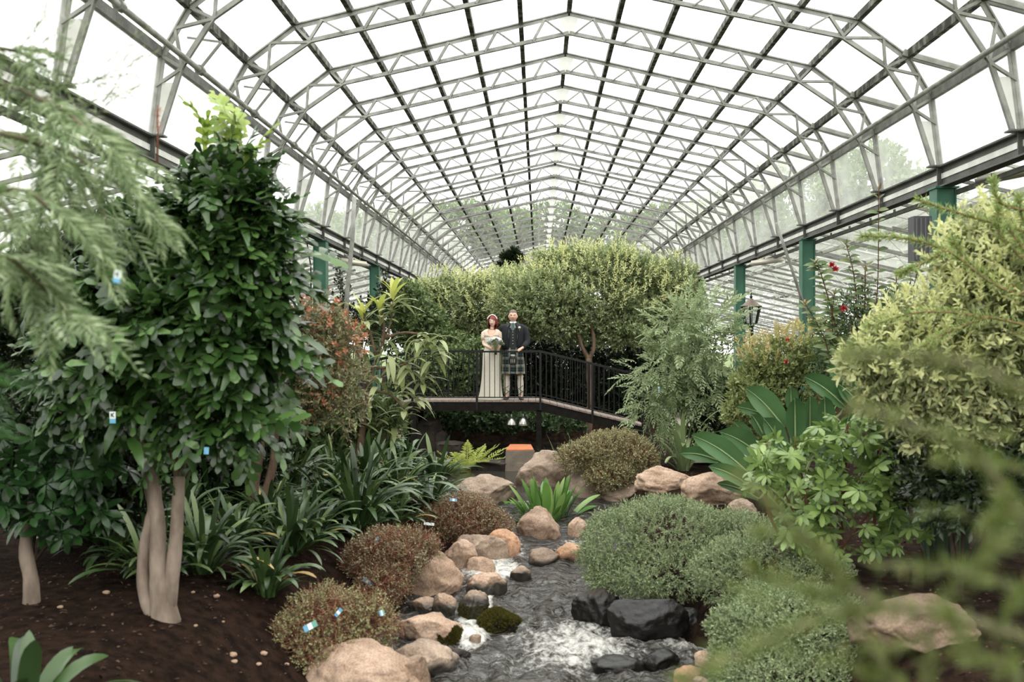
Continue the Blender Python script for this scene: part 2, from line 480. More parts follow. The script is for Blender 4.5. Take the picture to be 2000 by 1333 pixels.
ad = nt.nodes.new('ShaderNodeMath'); ad.operation = 'MULTIPLY_ADD'; ad.inputs[1].default_value = .36
nt.links.new(aa.outputs['Fac'], ad.inputs[0]); nt.links.new(n.outputs['Fac'], ad.inputs[2])
mr = nt.nodes.new('ShaderNodeMapRange'); mr.inputs[1].default_value = .66; mr.inputs[2].default_value = 1.0
nt.links.new(ad.outputs[0], mr.inputs[0])
mx = nt.nodes.new('ShaderNodeMixShader')
nt.links.new(mr.outputs[0], mx.inputs[0]); nt.links.new(mxw.outputs[0], mx.inputs[1]); nt.links.new(fo.outputs[0], mx.inputs[2])
bp = nt.nodes.new('ShaderNodeBump'); bp.inputs['Distance'].default_value = .05
ar = nt.nodes.new('ShaderNodeAttribute'); ar.attribute_name = 'ripple'; nt.links.new(ar.outputs['Fac'], bp.inputs['Strength'])
nw = nt.nodes.new('ShaderNodeTexNoise'); nw.inputs['Scale'].default_value = 4.5; nw.inputs['Detail'].default_value = 4; nw.inputs['Distortion'].default_value = .6
mw_ = nt.nodes.new('ShaderNodeMapping'); mw_.inputs['Scale'].default_value = (1, 2.6, 1)
nt.links.new(g.outputs['Position'], mw_.inputs[0]); nt.links.new(mw_.outputs[0], nw.inputs['Vector'])
bp.inputs['Distance'].default_value = .16
nt.links.new(nw.outputs['Fac'], bp.inputs['Height']); nt.links.new(bp.outputs[0], b.inputs['Normal']); 
nt.links.new(mx.outputs[0], out.inputs[0])
wt = newobj('stream_water', me, mat=m)
tag(wt, 'dark rippled stream with white foam running between the boulders', 'water', kind='stuff')

# --- glasshouse
S = 7.0; T = S / 3; XC = .5
N0, N1 = 1, 29                       # truss numbers; truss k stands at y = k * T
Z0 = CZ                              # heights below are from eye level
def R3(x, z): return Vector((x, 0, Z0 + z))
UP = [(0, 5.40), (3.96, 4.48), (4.65, 3.96), (4.98, 3.39), (5.10, 2.44)]
LO = [(0, 5.03), (3.72, 4.23), (4.33, 3.81), (4.71, 3.23), (4.96, 2.44)]
def along(tab, x):
    for a, b in zip(tab, tab[1:]):
        if x <= b[0]: return a[1] + (b[1] - a[1]) * (x - a[0]) / (b[0] - a[0])

def build_truss():
    root = thing('roof_truss', (XC, T * 4, 0), '', 'roof truss', 'steel lattice trusses of the main roof')
    for nm, tab, h in (('top_chord', UP, .072), ('bottom_chord', LO, .06)):
        mb = MB()
        pts = [(-x, z) for x, z in tab[:0:-1]] + list(tab)
        for (x0, z0), (x1, z1) in zip(pts, pts[1:]):
            a, b = R3(x0, z0), R3(x1, z1)
            mb.bar(a, b, .055, h * .28, up=(0, 0, 1))
            d = (b - a).normalized(); nrm = Vector((d.z, 0, -d.x))
            if nrm.z > 0: nrm = -nrm
            if nm == 'bottom_chord': nrm = -nrm
            mb.bar(a + nrm * h * .45, b + nrm * h * .45, .014, h, up=nrm)
        mb.build(nm, M['steel'], root)
    # web bars: from points on the top chord down to the bottom chord, in pairs
    for s in (-1, 1):
        for k in range(5):
            u = .40 + .79 * k
            pu = R3(s * u, along(UP, u) - .03)
            for du, wd in ((-.32, .05), (.19, .052)):
                l = max(.0, u + du)
                MB().bar(pu, R3(s * l, along(LO, min(l, 3.72)) + .02), .02 if wd < .051 else .04, wd, up=(0, 1, 0)).build('web_bar', M['steel'], root)
        for (a, b) in ((UP[1], LO[1]), ((4.3, along(UP, 4.3)), LO[1]), ((4.3, along(UP, 4.3)), LO[2]), (UP[2], LO[2]), ((4.8, along(UP, 4.8)), LO[2]), ((4.8, along(UP, 4.8)), LO[3]), (UP[3], LO[3]), ((5.03, 3.02), LO[3])):
            MB().bar(R3(s * a[0], a[1]), R3(s * b[0], b[1]), .035, .045, up=(0, 1, 0)).build('web_bar', M['steel'], root)
        MB().plate([R3(s * 5.04, 3.06), R3(s * 4.765, 3.06), R3(s * 4.95, 2.48), R3(s * 5.09, 2.48)], .012).build('leg_panel', M['panel'], root)
        MB().box(R3(s * 5.03, 2.43), (.22, .16, .02)).build('foot_plate', M['steel_dark'], root)
    MB().plate([R3(-.17, 5.35), R3(.17, 5.35), R3(.05, 5.0), R3(-.05, 5.0)], .012).build('apex_plate', M['panel'], root)
    return root
ORD = ['first', 'second', 'third', 'fourth', 'fifth', 'sixth', 'seventh', 'eighth', 'ninth', 'tenth', 'eleventh', 'twelfth', 'thirteenth', 'fourteenth', 'fifteenth', 'sixteenth']
tr0 = build_truss()
for k in range(4, N1):                # nearer arches lie outside the frame
    o = tr0 if k == 4 else copy_tree(tr0, loc=(XC, k * T, 0))
    i = k - 4
    if i < 14: o['label'] = 'grey lattice steel roof arch, %s one counted away from the viewer' % ORD[i]
    else: o['label'] = 'distant grey lattice roof arch in the close-set row at the far end'

Y0, Y1 = N0 * T - .4, (N1 - 1) * T + .1
ceil = tag(bpy.data.objects.new('ceiling', None), kind='structure'); COL.objects.link(ceil)
prof = [(i * 3.96 / 5, 5.40 - .92 * i / 5) for i in range(6)] + UP[2:4]
for s in (-1, 1):
    for i, (x, z) in enumerate(prof):
        if i == 0 and s > 0: continue
        big = i in (6, 7)
        mb = MB().bar((XC + s * x, Y0, Z0 + z + .03), (XC + s * x, Y1, Z0 + z + .03), .075 if not big else .07, .10 if not big else .12, up=(0, 0, 1))
        mb.build('purlin' if i else 'ridge_bar', M['moss_bar'] if i < 7 else M['steel_dark'], ceil)
    # shaft that works the vents, with crank arms
    xs_ = XC + s * 4.62
    MB().tube([(xs_, Y0, Z0 + 3.30), (xs_, Y1, Z0 + 3.30)], .035, 8).build('vent_shaft', M['steel'], ceil, True)
    arm = None
    for k in range(N0 + 2, N1) if s < 0 else ():
        if arm is None:
            mb = MB().bar((0, 0, .02), (-s * .26, 0, .34), .025, .03).bar((-s * .26, 0, .34), (s * .16, 0, .40), .02, .025).tube([(0, -.05, 0), (0, .05, 0)], .06, 8)
            arm = mb.build('vent_arm', M['steel'], ceil, loc=(xs_, k * T + .35, Z0 + 3.30))
        else:
            o = arm.copy(); COL.objects.link(o); o.location.y = k * T + .35
# roof panes
strips = []
for s in (-1, 1):
    pr = [(x, z) for x, z in prof]
    for i, (a, b) in enumerate(zip(pr, pr[1:])): strips.append((s, a, b, i))
def pane_mesh(s, a, b):
    p0, p1 = Vector((s * a[0], 0, a[1] + .085)), Vector((s * b[0], 0, b[1] + .085))
    d = (p1 - p0).normalized() * .03
    p0 += d; p1 -= d
    q = Vector((0, T - .06, 0))
    o = Vector((0, .03, 0))
    return MB().plate([p0 + o, p1 + o, p1 + q, p0 + q], .004).mesh('pane')
far = MB(); npn = 0
for (s, a, b, i) in strips:
    me = pane_mesh(s, a, b); me.materials.append(M['pane_roof'] if i < 5 else M['pane_side'])
    for k in range(N0, N1 - 1):
        if s > 0 and i == 6 : continue                 # right-hand vents stand open, see below
        if k <= 23:
            newobj('pane', me, ceil, (XC, k * T, Z0)); npn += 1
        else:
            far.add([Vector(v.co) + Vector((XC, k * T, Z0)) for v in me.vertices], [tuple(p.vertices) for p in me.polygons])
fo_ = far.build('pane', M['pane_side'], ceil); tag(fo_, kind='stuff')

# opened vent sashes along the right-hand haunch
def build_vent():
    r = thing('roof_vent', (XC + 4.68, 0, Z0 + 3.98), '', 'roof vent', 'open vent sashes along the right side of the main roof')
    L = .80; a = math.radians(-16)
    dx, dz = L * math.cos(a), L * math.sin(a)
    for yy in (.05, T - .05):
        MB().bar((-.12, yy, .03), (dx, yy, dz), .04, .09).build('side_bar', M['steel'], r)
    MB().bar((dx, .05, dz), (dx, T - .05, dz), .05, .04).build('end_bar', M['steel'], r)
    MB().plate([(0, .08, .02), (dx, .08, dz + .02), (dx, T - .08, dz + .02), (0, T - .08, .02)], .004).build('pane', M['pane_side'], r)
    return r
v0 = None
for k in range(4, N1 - 1):
    if v0 is None: v0 = build_vent(); o = v0
    else: o = copy_tree(v0)
    o.location.y = k * T
    i = k - 4
    o['label'] = ('open glazed roof vent on the right haunch, %s one from the viewer' % ORD[i]) if 0 <= i < 8 else 'open glazed roof vent in the distant row on the right haunch'

# walls: eaves beam, side panes, rails
for s, side in ((-1, 'left'), (1, 'right')):
    wl = tag(bpy.data.objects.new('trim_1' if s < 0 else 'trim_2', None), kind='structure'); COL.objects.link(wl)
    wo_ = tag(bpy.data.objects.new('wall_' + side, None), kind='structure'); COL.objects.link(wo_)
    xb = XC + s * 5.12
    mb = MB()
    mb.bar((xb, 0, Z0 + 2.28), (xb, Y1, Z0 + 2.28), .02, .28, up=(0, 0, 1))
    for z in (2.14, 2.42): mb.bar((xb, 0, Z0 + z), (xb, Y1, Z0 + z), .17, .022, up=(0, 0, 1))
    for k in range(N0, N1): mb.box((xb, k * T, Z0 + 2.28), (.16, .02, .26))
    mb.build('eaves_beam', M['beam'], wl)
    mb = MB()
    for dx, dz in ((.16, 2.06), (.28, 2.1)): mb.bar((xb + s * dx, 2, Z0 + dz), (xb + s * dx, Y1, Z0 + dz), .05, .06, up=(0, 0, 1))
    for k in range(2 * N0, 2 * N1): mb.bar((xb + s * .16, k * T / 2, Z0 + 2.02), (xb + s * .16, k * T / 2, Z0 + 2.14), .03, .03)
    mb.build('conduit_rail', M['steel_dark'], wl)
    me = MB().plate([Vector((s * 4.985, .03, 3.40)), Vector((s * 5.10, .03, 2.46)), Vector((s * 5.10, T - .03, 2.46)), Vector((s * 4.985, T - .03, 3.40))], .004).mesh('pane')
    me.materials.append(M['pane_side'])
    for k in range(N0, N1 - 1): newobj('pane', me, wl, (XC, k * T, Z0))
    # outer wall of the aisle house
    xo = xb + s * 8.0
    mb = MB()
    for k in range(0, int(Y1 / .8) + 1): mb.bar((xo, k * .8, .9), (xo, k * .8, 3.1), .04, .05, up=(0, 1, 0))
    for z in (.9, 2.0, 3.1): mb.bar((xo, 0, z), (xo, Y1, z), .06, .06)
    mb.build('glazing_bars', M['white_bar'], wo_)['kind'] = 'stuff'
    MB().box((xo, Y1 / 2, .45), (.2, Y1, .95)).build('dwarf_wall', M['panel'], wo_)
    MB().plate([(xo, 0, .9), (xo, Y1, .9), (xo, Y1, 3.1), (xo, 0, 3.1)], .004).build('outer_glazing', M['pane_bay'], wo_)
    # aisle roof: low gable with its own light trusses
    cl = tag(bpy.data.objects.new('ceiling_' + side, None), kind='structure'); COL.objects.link(cl)
    def rz(x): return Z0 + 2.26 - .225 * x          # lean-to roof falling away from the eaves beam
    mb = MB()
    nb = 8
    for i in range(nb + 1):
        x = 8.0 * i / nb
        mb.bar((xb + s * x, 0, rz(x) + .03), (xb + s * x, Y1, rz(x) + .03), .05, .075)
    mb.build('purlin', M['white_bar'], cl)
    gp = MB()
    for (xa, xe) in ((0, 4), (4, 8)):
        gp.plate([(xb + s * xa, 0, rz(xa) + .1), (xb + s * xe, 0, rz(xe) + .1), (xb + s * xe, Y1, rz(xe) + .1), (xb + s * xa, Y1, rz(xa) + .1)], .004)
    tag(gp.build('pane', M['pane_bay'], cl), kind='stuff')
    mb = MB()
    k = 0
    while k * T < Y1:
        y = (k + .5) * T
        mb.bar((xb, y, rz(0) + .06), (xb + s * 4, y, rz(4) + .06), .035, .04); mb.bar((xb + s * 4, y, rz(4) + .06), (xb + s * 8, y, rz(8) + .06), .035, .04)
        k += 1
    tag(mb.build('glazing_bars', M['white_bar'], cl), kind='stuff')
    # aisle trusses
    root = thing('aisle_truss', (xb, 2 * T, 0), 'light lattice roof truss in the %s-hand glass aisle beyond the green posts' % side, 'roof truss', 'roof trusses of the %s aisle' % side)
    for nm, dz in (('top_chord', 0), ('bottom_chord', -.42)):
        mb = MB()
        mb.bar((s * .12, 0, rz(0) + dz), (s * 4, 0, rz(4) + dz), .04, .05); mb.bar((s * 4, 0, rz(4) + dz), (s * 7.85, 0, rz(8) + dz), .04, .05)
        mb.build(nm, M['steel'], root)
    for i in range(14):
        x0, x1 = .12 + 7.73 * i / 14, .12 + 7.73 * (i + 1) / 14
        z0, z1 = (0, -.42) if i % 2 else (-.42, 0)
        MB().bar((s * x0, 0, rz(x0) + z0), (s * x1, 0, rz(x1) + z1), .02, .025).build('web_bar', M['white_bar'], root)
    for k in range(3, N1):
        copy_tree(root, loc=(xb, k * T, 0))
    # posts
    first = None
    place = [2, 3, 4, 5, 6, 7, 8] if s > 0 else [2, 3, 4, 5, 6, 7, 8]
    names = ['nearest', 'second', 'third', 'fourth', 'fifth', 'farthest but one', 'farthest']
    for q, k in enumerate(place):
        if first is None:
            first = thing('support_post', (xb, k * S, 0), '', 'post', 'green posts under the %s eaves beam' % side)
            mb = MB(); hw = .125
            mb.bar((-hw, 0, .3), (-hw, 0, Z0 + 2.12), .02, .27, up=(0, 1, 0)); mb.bar((hw, 0, .3), (hw, 0, Z0 + 2.12), .02, .27, up=(0, 1, 0))
            mb.bar((0, -.1, .3), (0, -.1, Z0 + 2.12), .25, .016, up=(0, 1, 0))
            mb.build('shaft', M['green_paint'], first)
            MB().box((0, 0, Z0 + 2.12), (.32, .32, .025)).build('cap_plate', M['green_paint'], first)
            o = first
        else: o = copy_tree(first, loc=(xb, k * S, 0))
        o['label'] = 'green painted steel post under the %s eaves beam, %s of that row' % (side, names[q])

# gable at the far end
wb = tag(bpy.data.objects.new('wall_back', None), kind='structure'); COL.objects.link(wb)
mb = MB()
for i in range(-6, 7):
    x = i * .84
    mb.bar((XC + x, Y1, .5), (XC + x, Y1, Z0 + along(UP, abs(x))), .05, .05, up=(0, 1, 0))
for z in (2.0, 3.4, 4.9, 6.2, 7.0): mb.bar((XC - 5.1, Y1, z), (XC + 5.1, Y1, z), .05, .06)
tag(mb.build('glazing_bars', M['white_bar'], wb), kind='stuff')
pts = [(XC - 5.1, Y1, .5)] + [(XC - x, Y1, Z0 + z) for x, z in UP[:0:-1]] + [(XC + x, Y1, Z0 + z) for x, z in UP] + [(XC + 5.1, Y1, .5)]
MB().plate(pts, .004).build('pane', M['pane_side'], wb)

# grass and path
lw = MB().plate([(-160, -60, -.75), (160, -60, -.75), (160, 260, -.75), (-160, 260, -.75)], .02).build('lawn', M['lawn']); tag(lw, kind='structure')
pth = []
for y in np.linspace(17, 30, 27):
    for x in (2.9, 4.1): pth.append((x + .35 * math.sin(y * .3), y, terrain(x + .35 * math.sin(y * .3), y) + .02))
pm = MB(); pm.add(pth, [(2 * i, 2 * i + 1, 2 * i + 3, 2 * i + 2) for i in range(26)])
tag(pm.build('path', M['paving']), kind='structure')

# ------------------------------------------------------------------ boulders
def ico(sub):
    t = (1 + 5 ** .5) / 2
    v = [Vector(p).normalized() for p in ((-1, t, 0), (1, t, 0), (-1, -t, 0), (1, -t, 0), (0, -1, t), (0, 1, t), (0, -1, -t), (0, 1, -t), (t, 0, -1), (t, 0, 1), (-t, 0, -1), (-t, 0, 1))]
    f = [(0, 11, 5), (0, 5, 1), (0, 1, 7), (0, 7, 10), (0, 10, 11), (1, 5, 9), (5, 11, 4), (11, 10, 2), (10, 7, 6), (7, 1, 8), (3, 9, 4), (3, 4, 2), (3, 2, 6), (3, 6, 8), (3, 8, 9), (4, 9, 5), (2, 4, 11), (6, 2, 10), (8, 6, 7), (9, 8, 1)]
    for _ in range(sub):
        c = {}; nf = []
        def mid(a, b):
            k = (min(a, b), max(a, b))
            if k not in c: v.append(((v[a] + v[b]) / 2).normalized()); c[k] = len(v) - 1
            return c[k]
        for a, b, d in f:
            x, y, z = mid(a, b), mid(b, d), mid(d, a)
            nf += [(a, x, z), (b, y, x), (d, z, y), (x, y, z)]
        f = nf
    return v, f
ICO = {k: ico(k) for k in (1, 2, 3, 4)}

def rock(px, py, wpx, hpx, label, mat='rock', seed=0, depth=None, dr=.8, sub=4, cuts=7, rough=.10, top=None, tilt=0, wet=None, name='boulder', group=None, cat='boulder', sink=.2):
    """boulder whose outline in the photograph is centred on px,py and wpx by hpx large"""
    rn = random.Random(seed * 7 + 3)
    g = GW(px, py + hpx * .40)
    y = depth or g.y + dr * wpx * g.y / F * .3
    c = W(px, py, y)
    a, h = wpx * y / F / 2, hpx * y / F / 2
    base = terrain(c.x, y)
    low = min(base - .08, c.z - h)
    if wet is not None: low = min(max(low, interp(WL, y) - .16), c.z - h * .6)
    zc, hh = c.z, h
    v0, f0 = ICO[sub]
    planes = []
    for _ in range(cuts):
        n = Vector((rn.uniform(-1, 1), rn.uniform(-1, 1), rn.uniform(-.5, 1))).normalized()
        planes.append((n, rn.uniform(.62, .88)))
    off = Vector((seed * 3.7, seed * 1.3, seed * .7))
    ca, sa = math.cos(tilt), math.sin(tilt)
    vs = []
    for p in v0:
        q = p * (1 + .16 * noise.noise(p * 1.3 + off))
        for n, d in planes:
            e = q.dot(n) - d
            if e > 0: q = q - n * e * .85
        q = q * (1 + rough * noise.noise(p * 3 + off) + rough * .45 * noise.noise(p * 8 + off) + rough * .2 * noise.noise(p * 19 + off))
        if top: q = Vector((q.x * (1 - top * max(0, q.z)), q.y * (1 - top * max(0, q.z)), q.z))
        x, z = q.x * ca - q.z * sa, q.x * sa + q.z * ca
        vs.append((x, q.y, z))
    A = np.array(vs)
    mx, mn = A.max(0), A.min(0)
    A[:, 0] = (A[:, 0] - (mx[0] + mn[0]) / 2) / ((mx[0] - mn[0]) / 2) * a
    A[:, 1] *= a * dr
    if wet is None:      # sides stay steep where the stone goes into the ground
        zn = np.clip(-A[:, 2] / (-mn[2]), 0, 1)
        k_ = 1 / np.maximum(.35, np.sqrt(np.maximum(0, 1 - zn ** 2))) ** .75
        A[:, 0] *= k_; A[:, 1] *= k_
        A[:, 0] = np.clip(A[:, 0], -a * 1.0, a * 1.0)
    A[:, 2] = (A[:, 2] - (mx[2] + mn[2]) / 2) / ((mx[2] - mn[2]) / 2) * hh
    A[:, 2] = np.where(A[:, 2] < 0, A[:, 2] * (zc - low) / h, A[:, 2])
    zb = low
    A[:, 2] += zc - zb
    me = bpy.data.meshes.new(name); me.from_pydata([tuple(p) for p in A], [], f0)
    me.polygons.foreach_set('use_smooth', [True] * len(f0))
    if wet is not None:
        wl = interp(WL, y) + wet - zb
        w_ = [smooth01((wl - p[2] + .05 * noise.noise(Vector(p) * 6 + off)) / .10 + .5) for p in A]
    else: w_ = [0] * len(A)
    at = me.attributes.new('wet', 'FLOAT', 'POINT'); at.data.foreach_set('value', w_)
    o = newobj(name, me, None, (c.x, y, zb), M[mat])
    tag(o, label, cat, group)
    o['top_z'] = float(c.z + h)
    return o

rocks = [
 # px, py, w, h, label, kwargs
 (712, 1320, 235, 130, 'large smooth tan boulder at the bottom edge, below the brown wiry shrub', dict(seed=1, dr=.7, cuts=9)),
 (800, 1325, 80, 95, 'tan boulder with a steep face joined to the large bottom boulder on its stream side', dict(seed=31, dr=.8, cuts=6)),
 (848, 1124, 118, 98, 'big square tan boulder on the left bank beside the brown shrub', dict(seed=2, dr=.8, cuts=8)),
 (950, 1145, 82, 56, 'blocky tan boulder standing in the stream with a dark waterline', dict(seed=3, wet=.14)),
 (925, 1182, 62, 62, 'rounded dark wet boulder in front of the blocky one', dict(seed=4, mat='rock_grey', wet=.2)),
 (868, 1185, 48, 52, 'small round pale brown boulder with a dark wet foot', dict(seed=5, wet=.14)),
 (830, 1186, 70, 42, 'low tan boulder beside the small round one on the left bank', dict(seed=6, wet=.12)),
 (838, 1234, 130, 68, 'long flat tan boulder with moss on its stream end', dict(seed=7, dr=.6, wet=.05)),
 (835, 1285, 135, 80, 'brown layered boulder with grain lines at the water edge', dict(seed=8, mat='rock_grey', wet=.1, cuts=10)),
 (893, 1282, 62, 34, 'flat wedge of dark brown rock jutting into the water', dict(seed=9, mat='rock_dark', wet=.06, dr=.6)),
 (975, 1213, 85, 44, 'moss-covered low rock in mid stream', dict(seed=10, mat='rock_dark', wet=.3)),
 (1017, 1121, 42, 30, 'small tan stone alone in the stream', dict(seed=11, wet=.1, sub=3)),
 (942, 1072, 112, 60, 'wide flat pale grey boulder above the foam', dict(seed=12, mat='rock_grey', dr=.7)),
 (898, 1085, 70, 62, 'pale boulder between the square boulder and the flat one', dict(seed=13)),
 (985, 1062, 66, 56, 'rounded orange boulder left of the pointed one', dict(seed=14, mat='rock_orange', dr=.9)),
 (1052, 1033, 88, 88, 'pointed tan boulder standing upright in front of the bright strap-leaved plant', dict(seed=15, depth=13.9, top=.45, cuts=5, mat='rock')),
 (950, 957, 122, 62, 'pale rounded boulder left of the bright strap-leaved plant', dict(seed=16, mat='rock_grey')),
 (1068, 918, 120, 78, 'large grey-brown boulder leaning behind the bright strap-leaved plant', dict(seed=17, mat='rock_grey', top=.2)),
 (1152, 942, 98, 72, 'grey boulder with grain lines right of the bright strap-leaved plant', dict(seed=18, mat='rock_grey', top=.15)),
 (1212, 962, 95, 40, 'low flat grey boulder above the near green mound', dict(seed=19, mat='rock_grey')),
 (1294, 938, 110, 58, 'smooth rounded tan boulder in the row above the near green mound', dict(seed=20)),
 (1392, 957, 125, 74, 'tan boulder with a ridge, last of the row beside the paddle-leaved plant', dict(seed=21)),
 (1450, 1000, 60, 52, 'grey boulder below the end of the boulder row', dict(seed=22, mat='rock_grey')),
 (1128, 1030, 40, 40, 'small tan boulder behind the near green mound by the water', dict(seed=23, sub=3)),
 (1112, 1078, 60, 40, 'wet orange rock in the cascade right of the pointed boulder', dict(seed=24, mat='rock_orange', wet=.02, sub=3)),
 (1062, 1088, 60, 36, 'wet grey rock in the cascade below the pointed boulder', dict(seed=25, mat='rock_grey', wet=.05, sub=3)),
 (940, 1105, 60, 34, 'tan rock with foaming water running over it', dict(seed=26, sub=3)),
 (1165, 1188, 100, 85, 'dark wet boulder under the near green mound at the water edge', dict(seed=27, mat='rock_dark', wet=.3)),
 (1265, 1215, 160, 95, 'broad wet rock face under the mound, coloured black for its deep shade', dict(seed=28, mat='rock_dark', wet=.5, dr=.5)),
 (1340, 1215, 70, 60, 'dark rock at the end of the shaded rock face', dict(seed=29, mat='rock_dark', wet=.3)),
 (1790, 1222, 240, 125, 'big rounded brown boulder behind the blurred green twigs', dict(seed=30, dr=.7, mat='rock_brown')),
 (1375, 1290, 40, 40, 'small pale boulder at the foot of the second green mound', dict(seed=32, sub=3)),
 (1345, 1322, 62, 40, 'brown rock beside the small pale boulder at the bottom edge', dict(seed=33, mat='rock_orange', sub=3)),
 (1370, 1333, 36, 22, 'whitish cobble at the bottom edge by the brown rock', dict(seed=34, mat='rock_grey', sub=3)),
 (1205, 1300, 105, 36, 'flat submerged grey slab breaking the foam', dict(seed=35, mat='rock_dark', wet=.3, sub=3)),
 (1290, 1290, 75, 40, 'dark stone in the rapids right of the submerged slab', dict(seed=36, mat='rock_dark', wet=.3, sub=3)),
 (928, 1245, 24, 12, 'small grey flat stone in the foam', dict(seed=37, mat='rock_grey', sub=2)),
 (838, 832, 52, 34, 'reddish brown rock under the left end of the bridge', dict(seed=38, depth=20.6, mat='rock_dark', sub=3)),
 (855, 852, 40, 26, 'flat brown rock by the pool under the bridge', dict(seed=39, depth=20.6, mat='rock_dark', sub=3)),
 (768, 828, 36, 18, 'grey rock on the bank behind the strap-leaved clumps', dict(seed=40, depth=19.5, mat='rock_grey', sub=3)),
 (884, 868, 70, 14, 'flat ledge of stone along the dark pool', dict(seed=41, depth=20.0, mat='rock_dark', sub=3)),
 (960, 905, 80, 14, 'dark rim stone of the pool beside the stone block', dict(seed=42, depth=18.6, mat='rock_dark', sub=3)),
]
ROCKS = {}
for (px, py, wd, ht, lab, kw) in rocks:
    ROCKS[kw['seed']] = rock(px, py, wd, ht, lab, **kw)

# moss cushions on two of the stones: short real blades
M['moss'] = leafmat('moss', ['#2e2f14', '#45431c', '#575022', '#3a3616'], .8, .2, .1)
def moss_on(o, cond, n, L):
    me = o.data
    V = np.array([v.co for v in me.vertices]); N = np.array([v.normal for v in me.vertices])
    Fc = [p.vertices for p in me.polygons if cond(p.center, p.normal)]
    if not Fc: return
    idx = rng.integers(0, len(Fc), n)
    bary = rng.dirichlet((1, 1, 1), n)
    P = np.array([sum(V[Fc[i][k]] * b[k] for k in range(3)) for i, b in zip(idx, bary)])
    D = np.array([N[Fc[i][0]] for i in idx]) + rng.normal(size=(n, 3)) * .5
    v, f = leafcloud_arrays(P - D * .003, D, rng.normal(size=(n, 3)), rng.uniform(.6, 1.3, n) * L, L * .5, *T_NEEDLE)
    tag(newobj('moss', mesh_from_arrays('moss', v, f), o, mat=M['moss']), kind='stuff')
moss_on(ROCKS[10], lambda c, n: n.z > -.1, 9000, .03)
moss_on(ROCKS[7], lambda c, n: c.x > .10 and n.y < .5 and c.z < .26 + .04 * math.sin(c.x * 30), 6000, .028)
moss_on(ROCKS[4], lambda c, n: c.z < .28 and n.y < 0, 2500, .02)

# pebbles lying on the soil in the left foreground
pb = [(208, 1162, 15), (423, 1167, 14), (515, 1283, 16), (505, 1300, 12), (455, 1283, 18), (458, 1297, 14), (377, 1160, 9), (325, 1168, 8), (382, 1225, 9), (436, 1216, 7), (118, 1190, 12), (280, 1110, 10), (560, 1300, 10), (585, 1262, 11)]
peb = None
for i, (px, py, s) in enumerate(pb):
    g = G(px, py)
    if peb is None:
        v0, f0 = ICO[2]
        me = bpy.data.meshes.new('pebble'); me.from_pydata([tuple(Vector((p.x, p.y * .8, p.z * .55)) * (1 + .25 * noise.noise(p * 1.6))) for p in v0], [], f0)
        me.polygons.foreach_set('use_smooth', [True] * len(f0))
        o = peb = newobj('pebble', me, mat=plain('pebble_stone', '#8f7763', .85, 0, .2, '#a98f7a', 6, .3, 20))
    else: o = peb.copy(); COL.objects.link(o)
    r = s * g.y / F / 2
    o.location = (g.x, g.y, g.z + r * .25); o.scale = (r, r, r); o.rotation_euler = (0, 0, i * 1.3)
    tag(o, 'small pale brown pebble lying on the dark soil near the forked grey trunk', 'pebble', 'pebbles on the soil')

# ------------------------------------------------------------------ footbridge
DY, DZ = 20.1, CZ - 1.2
def bx(px): return W(px, 780, DY).x
XA, XM, XB = bx(805.6), bx(931.5), bx(1055.5)
br = thing('footbridge', ((XA + XB) / 2, DY, DZ), 'black iron footbridge with timber deck that the couple stand on', 'bridge')
OX = (XA + XB) / 2
def L3(x, y, z): return Vector((x - OX, y - DY, z - DZ))
DW = 1.35
RX, RZ = bx(1225) + .35, DZ - .50         # right end of the ramp
LX, LZ = XA - 1.9, DZ - .42
def ramp(x):
    if x > XB: return DZ + (RZ - DZ) * (x - XB) / (RX - XB)
    if x < XA: return DZ + (LZ - DZ) * (XA - x) / (XA - LX)
    return DZ
pl = None
n = int((RX - LX) / .145)
for i in range(n):
    x0, x1 = LX + (RX - LX) * i / n + .004, LX + (RX - LX) * (i + 1) / n - .004
    z0, z1 = ramp(x0), ramp(x1)
    v = [L3(x0, DY - .02, z0 - .035), L3(x1, DY - .02, z1 - .035), L3(x1, DY + DW, z1 - .035), L3(x0, DY + DW, z0 - .035), L3(x0, DY - .02, z0), L3(x1, DY - .02, z1), L3(x1, DY + DW, z1), L3(x0, DY + DW, z0)]
    mb = MB(); mb.add(v, [(0, 3, 2, 1), (4, 5, 6, 7), (0, 1, 5, 4), (1, 2, 6, 5), (2, 3, 7, 6), (3, 0, 4, 7)])
    mb.build('plank', M['deck_wood'], br)
for yy in (DY + .03, DY + DW - .05):
    mb = MB()
    for (x0, x1) in ((LX, XA), (XA, XB), (XB, RX)):
        mb.bar(L3(x0, yy, ramp(x0) - .125), L3(x1, yy, ramp(x1) - .125), .07, .18)
    mb.build('side_beam', M['dark_wood'], br)
for x in (XA + .02, XB - .03):
    for yy in (DY + .05, DY + DW - .05):
        MB().bar(L3(x, yy, -.15), L3(x, yy, DZ - .2), .11, .11, up=(0, 1, 0)).build('pier', M['dark_wood'], br)
